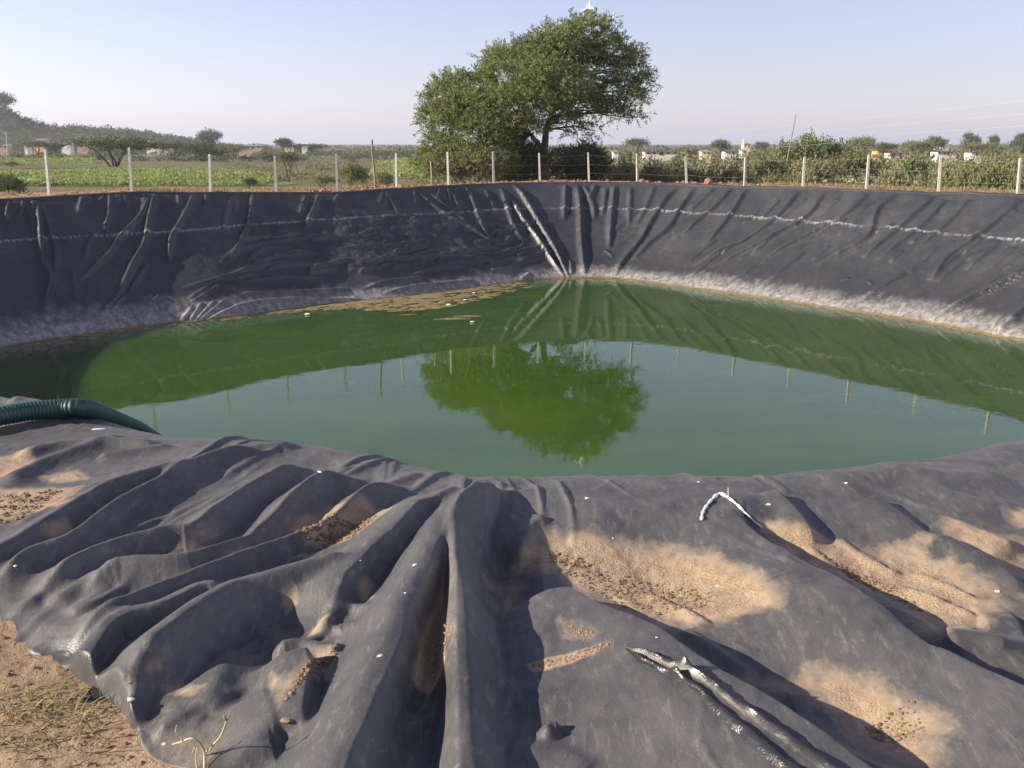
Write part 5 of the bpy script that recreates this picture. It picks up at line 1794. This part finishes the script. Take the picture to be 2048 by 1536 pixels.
# left and centre: hedges and thorn scrub between the fields
c1, s1 = scatter(150, 440, 860, 110, 240, .6, 1.8)
clumps('thorn_scrub', c1, s1, 'leaf_dry', 'patchy thorn scrub between the fields left of the acacia', 'scrub', rng, 110, .7, .18)
c1, s1 = scatter(300, -120, 860, 235, 420, 1.4, 3.2)
clumps('hedge_scrub', c1, s1, 'leaf_dark', 'dark scrub and hedges below the hill', 'scrub', rng, 70, .6, .24)
c1, s1 = scatter(130, -80, 660, 250, 320, 1.2, 2.3)
clumps('village_scrub', c1, s1, 'leaf_dry', 'scrub half hiding the small houses on the left', 'scrub', rng, 80, .75, .2)
c1, s1 = scatter(3300, -640, 530, 425, 640, 1.8, 5.0, lambda x, y: np.maximum(hill_z(x, y), LOW) - .2)
c1b, s1b = scatter(900, -600, 470, 530, 590, 1.8, 5.5, lambda x, y: np.maximum(hill_z(x, y), LOW) - .2)
clumps('hill_woodland', np.vstack([c1, c1b]), np.r_[s1, s1b], 'leaf_hill', 'grey-green thorn woodland covering the hill', 'woodland', rng, 60, .95, .20)
c1, s1 = scatter(1300, -300, 2350, 420, 1500, 2.0, 5.0, None, 1.3)
clumps('distant_trees', c1, s1, 'leaf_hill', 'hazy treeline dotting the plain to the horizon', 'trees', rng, 30, .75, .32)

# fields
def field(name, poly_px, mat, label, z=.05):
    P = []
    for a, b in poly_px:
        q = onz(a, b, LOW)
        P.append(q)
    P = np.array(P)
    bm = bmesh.new()
    vs = [bm.verts.new((p[0], p[1], gz(p[0], p[1]) + z)) for p in catmull(np.vstack([P, P[:1]]), 4.0)[:-1]]
    f = bm.faces.new(vs)
    bmesh.ops.triangulate(bm, faces=[f])
    me = bpy.data.meshes.new(name); bm.to_mesh(me); bm.free()
    return P, tag(link(name, me, mat), label, 'field', kind='structure')


def crop(name, P, n, h, label, mat='crop', row=None):
    lo, hi = P[:, :2].min(0), P[:, :2].max(0)
    q = lo + (hi - lo) * rng.random((n * 3, 2))
    m = in_poly(q[:, 0], q[:, 1], P)
    q = q[m][:n]
    if row:
        q[:, 1] = np.round(q[:, 1] / row) * row + rng.normal(size=len(q)) * row * .22
    z = np.array([gz(a, b) for a, b in q[:200]]).mean()
    k = 4
    hh = h * (.6 + .8 * (fbm(q[:, 0] * .12, q[:, 1] * .12, 500, 3) + .5)) * (.7 + .6 * rng.random(len(q)))
    c = np.repeat(np.c_[q, np.full(len(q), z)], k, 0); H = np.repeat(hh, k)
    d = rng.normal(size=(len(c), 3)) * np.array([.5, .5, .25]) + np.array([0, 0, .8])
    c = c + rng.normal(size=c.shape) * .12 * np.array([1, 1, 0]) + np.array([0, 0, 1]) * (H * (.25 + .6 * rng.random(len(c))))[:, None]
    return tag(link(name, leafmesh(name, diamonds(c, d, H * .7, H * .32, rng)), M[mat]), label, 'crop', kind='stuff')


M['field_green'] = m_soil('field_green_soil', [(.09, .11, .03), (.13, .16, .045), (.17, .18, .06), (.10, .08, .04)], .05, 2)
M['field_brown'] = m_soil('ploughed_soil', [(.085, .065, .045), (.12, .09, .06), (.15, .115, .08), (.06, .045, .03)], .1, 1)
M['field_straw'] = m_soil('stubble_soil', [(.22, .19, .09), (.28, .25, .12), (.30, .24, .12), (.16, .15, .06)], .05, 2)
P1, _ = field('crop_field', [(-400, 372), (520, 371), (560, 362), (500, 350), (400, 344), (200, 343), (60, 346), (-400, 345)], M['field_green'], 'bright green crop field beyond the left fence')
crop('crop_plants', P1, 26000, .55, 'leafy green crop standing in the bright field behind the left fence', row=1.6)
P2, _ = field('far_crop_field', [(-300, 331), (60, 331), (195, 326), (185, 312), (120, 308), (20, 318), (-300, 318)], M['field_green'], 'further green field left of the broad acacia')
crop('far_crop_plants', P2, 9000, .6, 'green crop in the further field left of the broad acacia')
P3_, _ = field('dark_strip', [(40, 338), (210, 336), (215, 332), (40, 333)], M['field_brown'], 'narrow bare strip between the two left fields', .08)
P4, _ = field('ploughed_field', [(578, 331), (668, 330), (670, 318), (580, 318)], M['field_brown'], 'dark ploughed field left of the tall wooden pole', .10)
P5, _ = field('pale_field', [(742, 356), (860, 358), (900, 350), (890, 322), (790, 321), (748, 332)], M['field_straw'], 'pale yellow-green field between the tall wooden pole and the acacia', .06)
crop('pale_crop', P5, 8000, .55, 'thin yellowish crop between the wooden pole and the acacia')

# broad-leaved pale plant among the right-hand scrub
rng = np.random.default_rng(71)
b = aty(1700, 376, 47.2); b[2] = gz(b[0], 47.2)
mk = empty('milkweed_bush', b)
tag(mk, 'pale broad-leaved milkweed shrub behind the fence, right of the highest bush', 'shrub')
st = MB(); C_, D_ = [], []
for i in range(26):
    px = rng.uniform(1640, 1762)
    tall = float(np.interp(px, [1640, 1680, 1700, 1740, 1765], [.45, .75, 1.15, 1.35, .8])) * rng.uniform(.75, 1.1)
    q = aty(px, 376, 47.2 + rng.uniform(-.6, .6)) - b; q[2] = -.05
    e = q + np.array([rng.normal() * .15, rng.normal() * .15, tall])
    Pq = limb(st, q, e, .018, .008, .06, rng, 5, 7)
    for t in np.linspace(.25, 1, 8):
        c = q + (e - q) * t
        for sgn in (0, math.pi):
            a = rng.uniform(0, .8) + sgn + t * 9
            C_.append(c + np.array([math.cos(a) * .08, math.sin(a) * .08, .04])); D_.append((math.cos(a), math.sin(a), .7))
st.build('stem', M['bark'], mk, True)
link('foliage', leafmesh('foliage', diamonds(np.array(C_), np.array(D_), .17, .10, rng)), M['leaf_pale'], mk)

# ------------------------------------------------------------------ houses
M['wall_white'] = m_plain('limewash', (.60, .56, .46), (.74, .70, .60), .8, .9, .01, 6)
M['wall_orange'] = m_plain('orange_wash', (.55, .27, .09), (.68, .38, .14), .8, .9, .01, 6)
M['wall_cream'] = m_plain('cream_wash', (.62, .50, .30), (.72, .60, .38), .8, .9, .01, 6)
M['wall_pink'] = m_plain('pinkish_wash', (.34, .24, .19), (.42, .31, .25), .8, .9, .01, 6)
M['roof_red'] = m_plain('rusty_roof', (.14, .045, .035), (.22, .075, .05), .8, .85, .02, 4)
M['roof_grey'] = m_plain('grey_roof', (.26, .25, .24), (.36, .34, .32), .8, .85, .02, 4)
M['dark_open'] = m_plain('shaded_opening', (.02, .02, .022), (.045, .04, .04), .8, .7, .005, 4)


def house(px, row_base, row_top, wpx, Y, wall, roof, label, cat='house', name='house', nwin=2, yaw=0.0, depth=None, pitched=False, tower=False):
    g = aty(px, row_base, Y)
    z0 = g[2]
    zt = aty(px, row_top, Y)[2]
    zg = hz_at(px, Y)
    W = wpx * Y / FPX; H = (zt - z0) * .9
    Dp = depth or min(max(3.0, W * .5), 6)
    o = empty(name, (g[0], Y + Dp / 2, z0), yaw)
    tag(o, label, cat)
    b = MB(); b.box((0, 0, H * .425 - (z0 - min(zg, z0)) / 2 - .2), (W, Dp, H * .85 + (z0 - min(zg, z0)) + .4))
    b.build('wall', M[wall], o)
    b = MB()
    rt = max(.12, H * .15)
    if pitched:
        b.add([(-W / 2 - .25, -Dp / 2 - .3, H * .85), (W / 2 + .25, -Dp / 2 - .3, H * .85), (W / 2 + .25, Dp / 2 + .3, H * .85 + .02), (-W / 2 - .25, Dp / 2 + .3, H * .85 + .02), (-W / 2 - .25, 0, H), (W / 2 + .25, 0, H)],
              [(0, 1, 5, 4), (2, 3, 4, 5), (1, 2, 5), (3, 0, 4), (3, 2, 1, 0)])
    else:
        b.box((0, 0, H * .85 + rt / 2 + .003), (W + .4, Dp + .4, rt))
        b.box((0, Dp / 2 - .1, H * .85 + rt + .15), (W * .98, .18, .3))
    b.build('roof', M[roof], o)
    if nwin:
        for k in range(nwin):
            x = -W / 2 + W * (k + .5) / nwin
            if k == nwin // 2:
                b = MB(); b.box((x, -Dp / 2 - .02, min(H * .35, 1.0)), (min(W * .12, .9), .08, min(H * .7, 2.0))); b.build('door', M['dark_open'], o)
            else:
                b = MB(); b.box((x, -Dp / 2 - .02, H * .48), (min(W * .1, .9), .08, H * .3)); b.build('window', M['dark_open'], o)
    if tower:
        b = MB(); b.box((-W * .28, 0, H + .5), (W * .3, Dp * .5, 1.5)); b.build('tank_room', M[wall], o)
    return o


house(78, 288, 279, 24, 330, 'wall_orange', 'roof_grey', 'orange house half hidden by trees below the hill', nwin=3)
house(131, 292, 287, 16, 320, 'wall_white', 'roof_grey', 'small white house with flat roof right of the orange one', nwin=1)
house(165, 294, 289, 22, 330, 'wall_pink', 'roof_grey', 'dusty pinkish hut right of the small white house', nwin=2)
house(52, 297, 287, 6, 310, 'wall_white', 'roof_grey', 'narrow white hut left of the orange house', nwin=1)
house(6, 297, 290, 18, 310, 'wall_pink', 'roof_grey', 'brownish hut at the left edge under the hill', nwin=2)
house(305, 295, 288, 24, 330, 'wall_white', 'roof_grey', 'white house with a small upper room under the hill', nwin=2, tower=True)
house(336, 296, 291, 16, 335, 'wall_pink', 'roof_grey', 'low brownish house right of the white one with an upper room', nwin=1)
house(500, 297, 291, 44, 330, 'wall_pink', 'roof_grey', 'long low brown wall-like house between tree clumps left of centre', nwin=4)
house(577, 302, 293, 14, 360, 'wall_cream', 'roof_red', 'yellow house with rusty roof on the plain left of the acacia', nwin=2, pitched=True)
house(608, 300, 293, 8, 370, 'wall_white', 'roof_grey', 'tiny white house right of the yellow house', nwin=1)
house(1323, 310, 301, 66, 190, 'wall_white', 'roof_red', 'long low white building with thin red roof right of the acacia', 'building', 'long_building', nwin=5, pitched=True)
house(1232, 308, 303, 10, 200, 'wall_white', 'roof_grey', 'little white house at the edge of the dark shrub', nwin=1)
house(1413, 310, 302, 18, 200, 'wall_cream', 'roof_grey', 'small cream house right of the long white building', nwin=2)
house(1461, 309, 301, 22, 195, 'wall_white', 'roof_red', 'small white house with red roof right of the small cream house', nwin=2, pitched=True)
house(1489, 306, 301, 8, 200, 'wall_cream', 'roof_grey', 'tiny cream hut right of the small red-roofed white house', nwin=1)
house(1494, 296, 286, 14, 300, 'wall_cream', 'roof_grey', 'cream tower house standing higher behind the small white houses', nwin=2, tower=True)
house(1762, 307, 299, 14, 190, 'wall_orange', 'roof_red', 'left orange house of the row on the right', nwin=2, pitched=True)
house(1778, 307, 299, 13, 191, 'wall_cream', 'roof_red', 'cream house in the middle of the orange row', nwin=2, pitched=True)
house(1792, 306, 298, 11, 192, 'wall_white', 'roof_red', 'white end house of the orange row', nwin=1, pitched=True)
house(1802, 313, 304, 40, 170, 'wall_white', 'roof_red', 'long white shed just in front of the orange row', 'shed', 'shed', nwin=3, pitched=True)
house(1893, 311, 301, 36, 180, 'wall_white', 'roof_red', 'white shed with patchy front right of the orange row', 'shed', 'shed', nwin=4, pitched=True)
house(1953, 311, 303, 20, 182, 'wall_white', 'roof_red', 'last small white shed on the right', 'shed', 'shed', nwin=1, pitched=True)
house(1886, 285, 278, 24, 420, 'wall_white', 'roof_grey', 'white house on the right skyline between trees', nwin=3)
p0 = aty(12, 296, 300); p0[2] = gz(p0[0], 300); p1 = aty(12, 263, 300)
mb = MB(); mb.tube([(0, 0, -.3), tuple((p1 - p0) * .5), tuple(p1 - p0)], [.14, .12, .10], 7); mb.box((0, 0, (p1 - p0)[2] - .6), (1.4, .1, .1))
tag(mb.build('utility_pole', M['concrete'], None, False, tuple(p0)), 'pale utility pole at the left edge under the hill', 'utility pole')

# ------------------------------------------------------------------ air
HZ = True
if HZ:
    b = MB(); b.box((0, 2400, 32), (13000, 12000, 72))
    k = N('air_haze')
    v = k.n('VolumePrincipled')
    v.inputs['Color'].default_value = (.80, .86, 1.0, 1)
    v.inputs['Density'].default_value = 2.6e-4
    v.inputs['Anisotropy'].default_value = .25
    k.t.links.new(v.outputs[0], k.out.inputs['Volume'])
    o = b.build('haze', k.m)
    tag(o, 'pale blue haze over the distant plain', 'haze', kind='stuff')
    SC.cycles.volume_bounces = 0
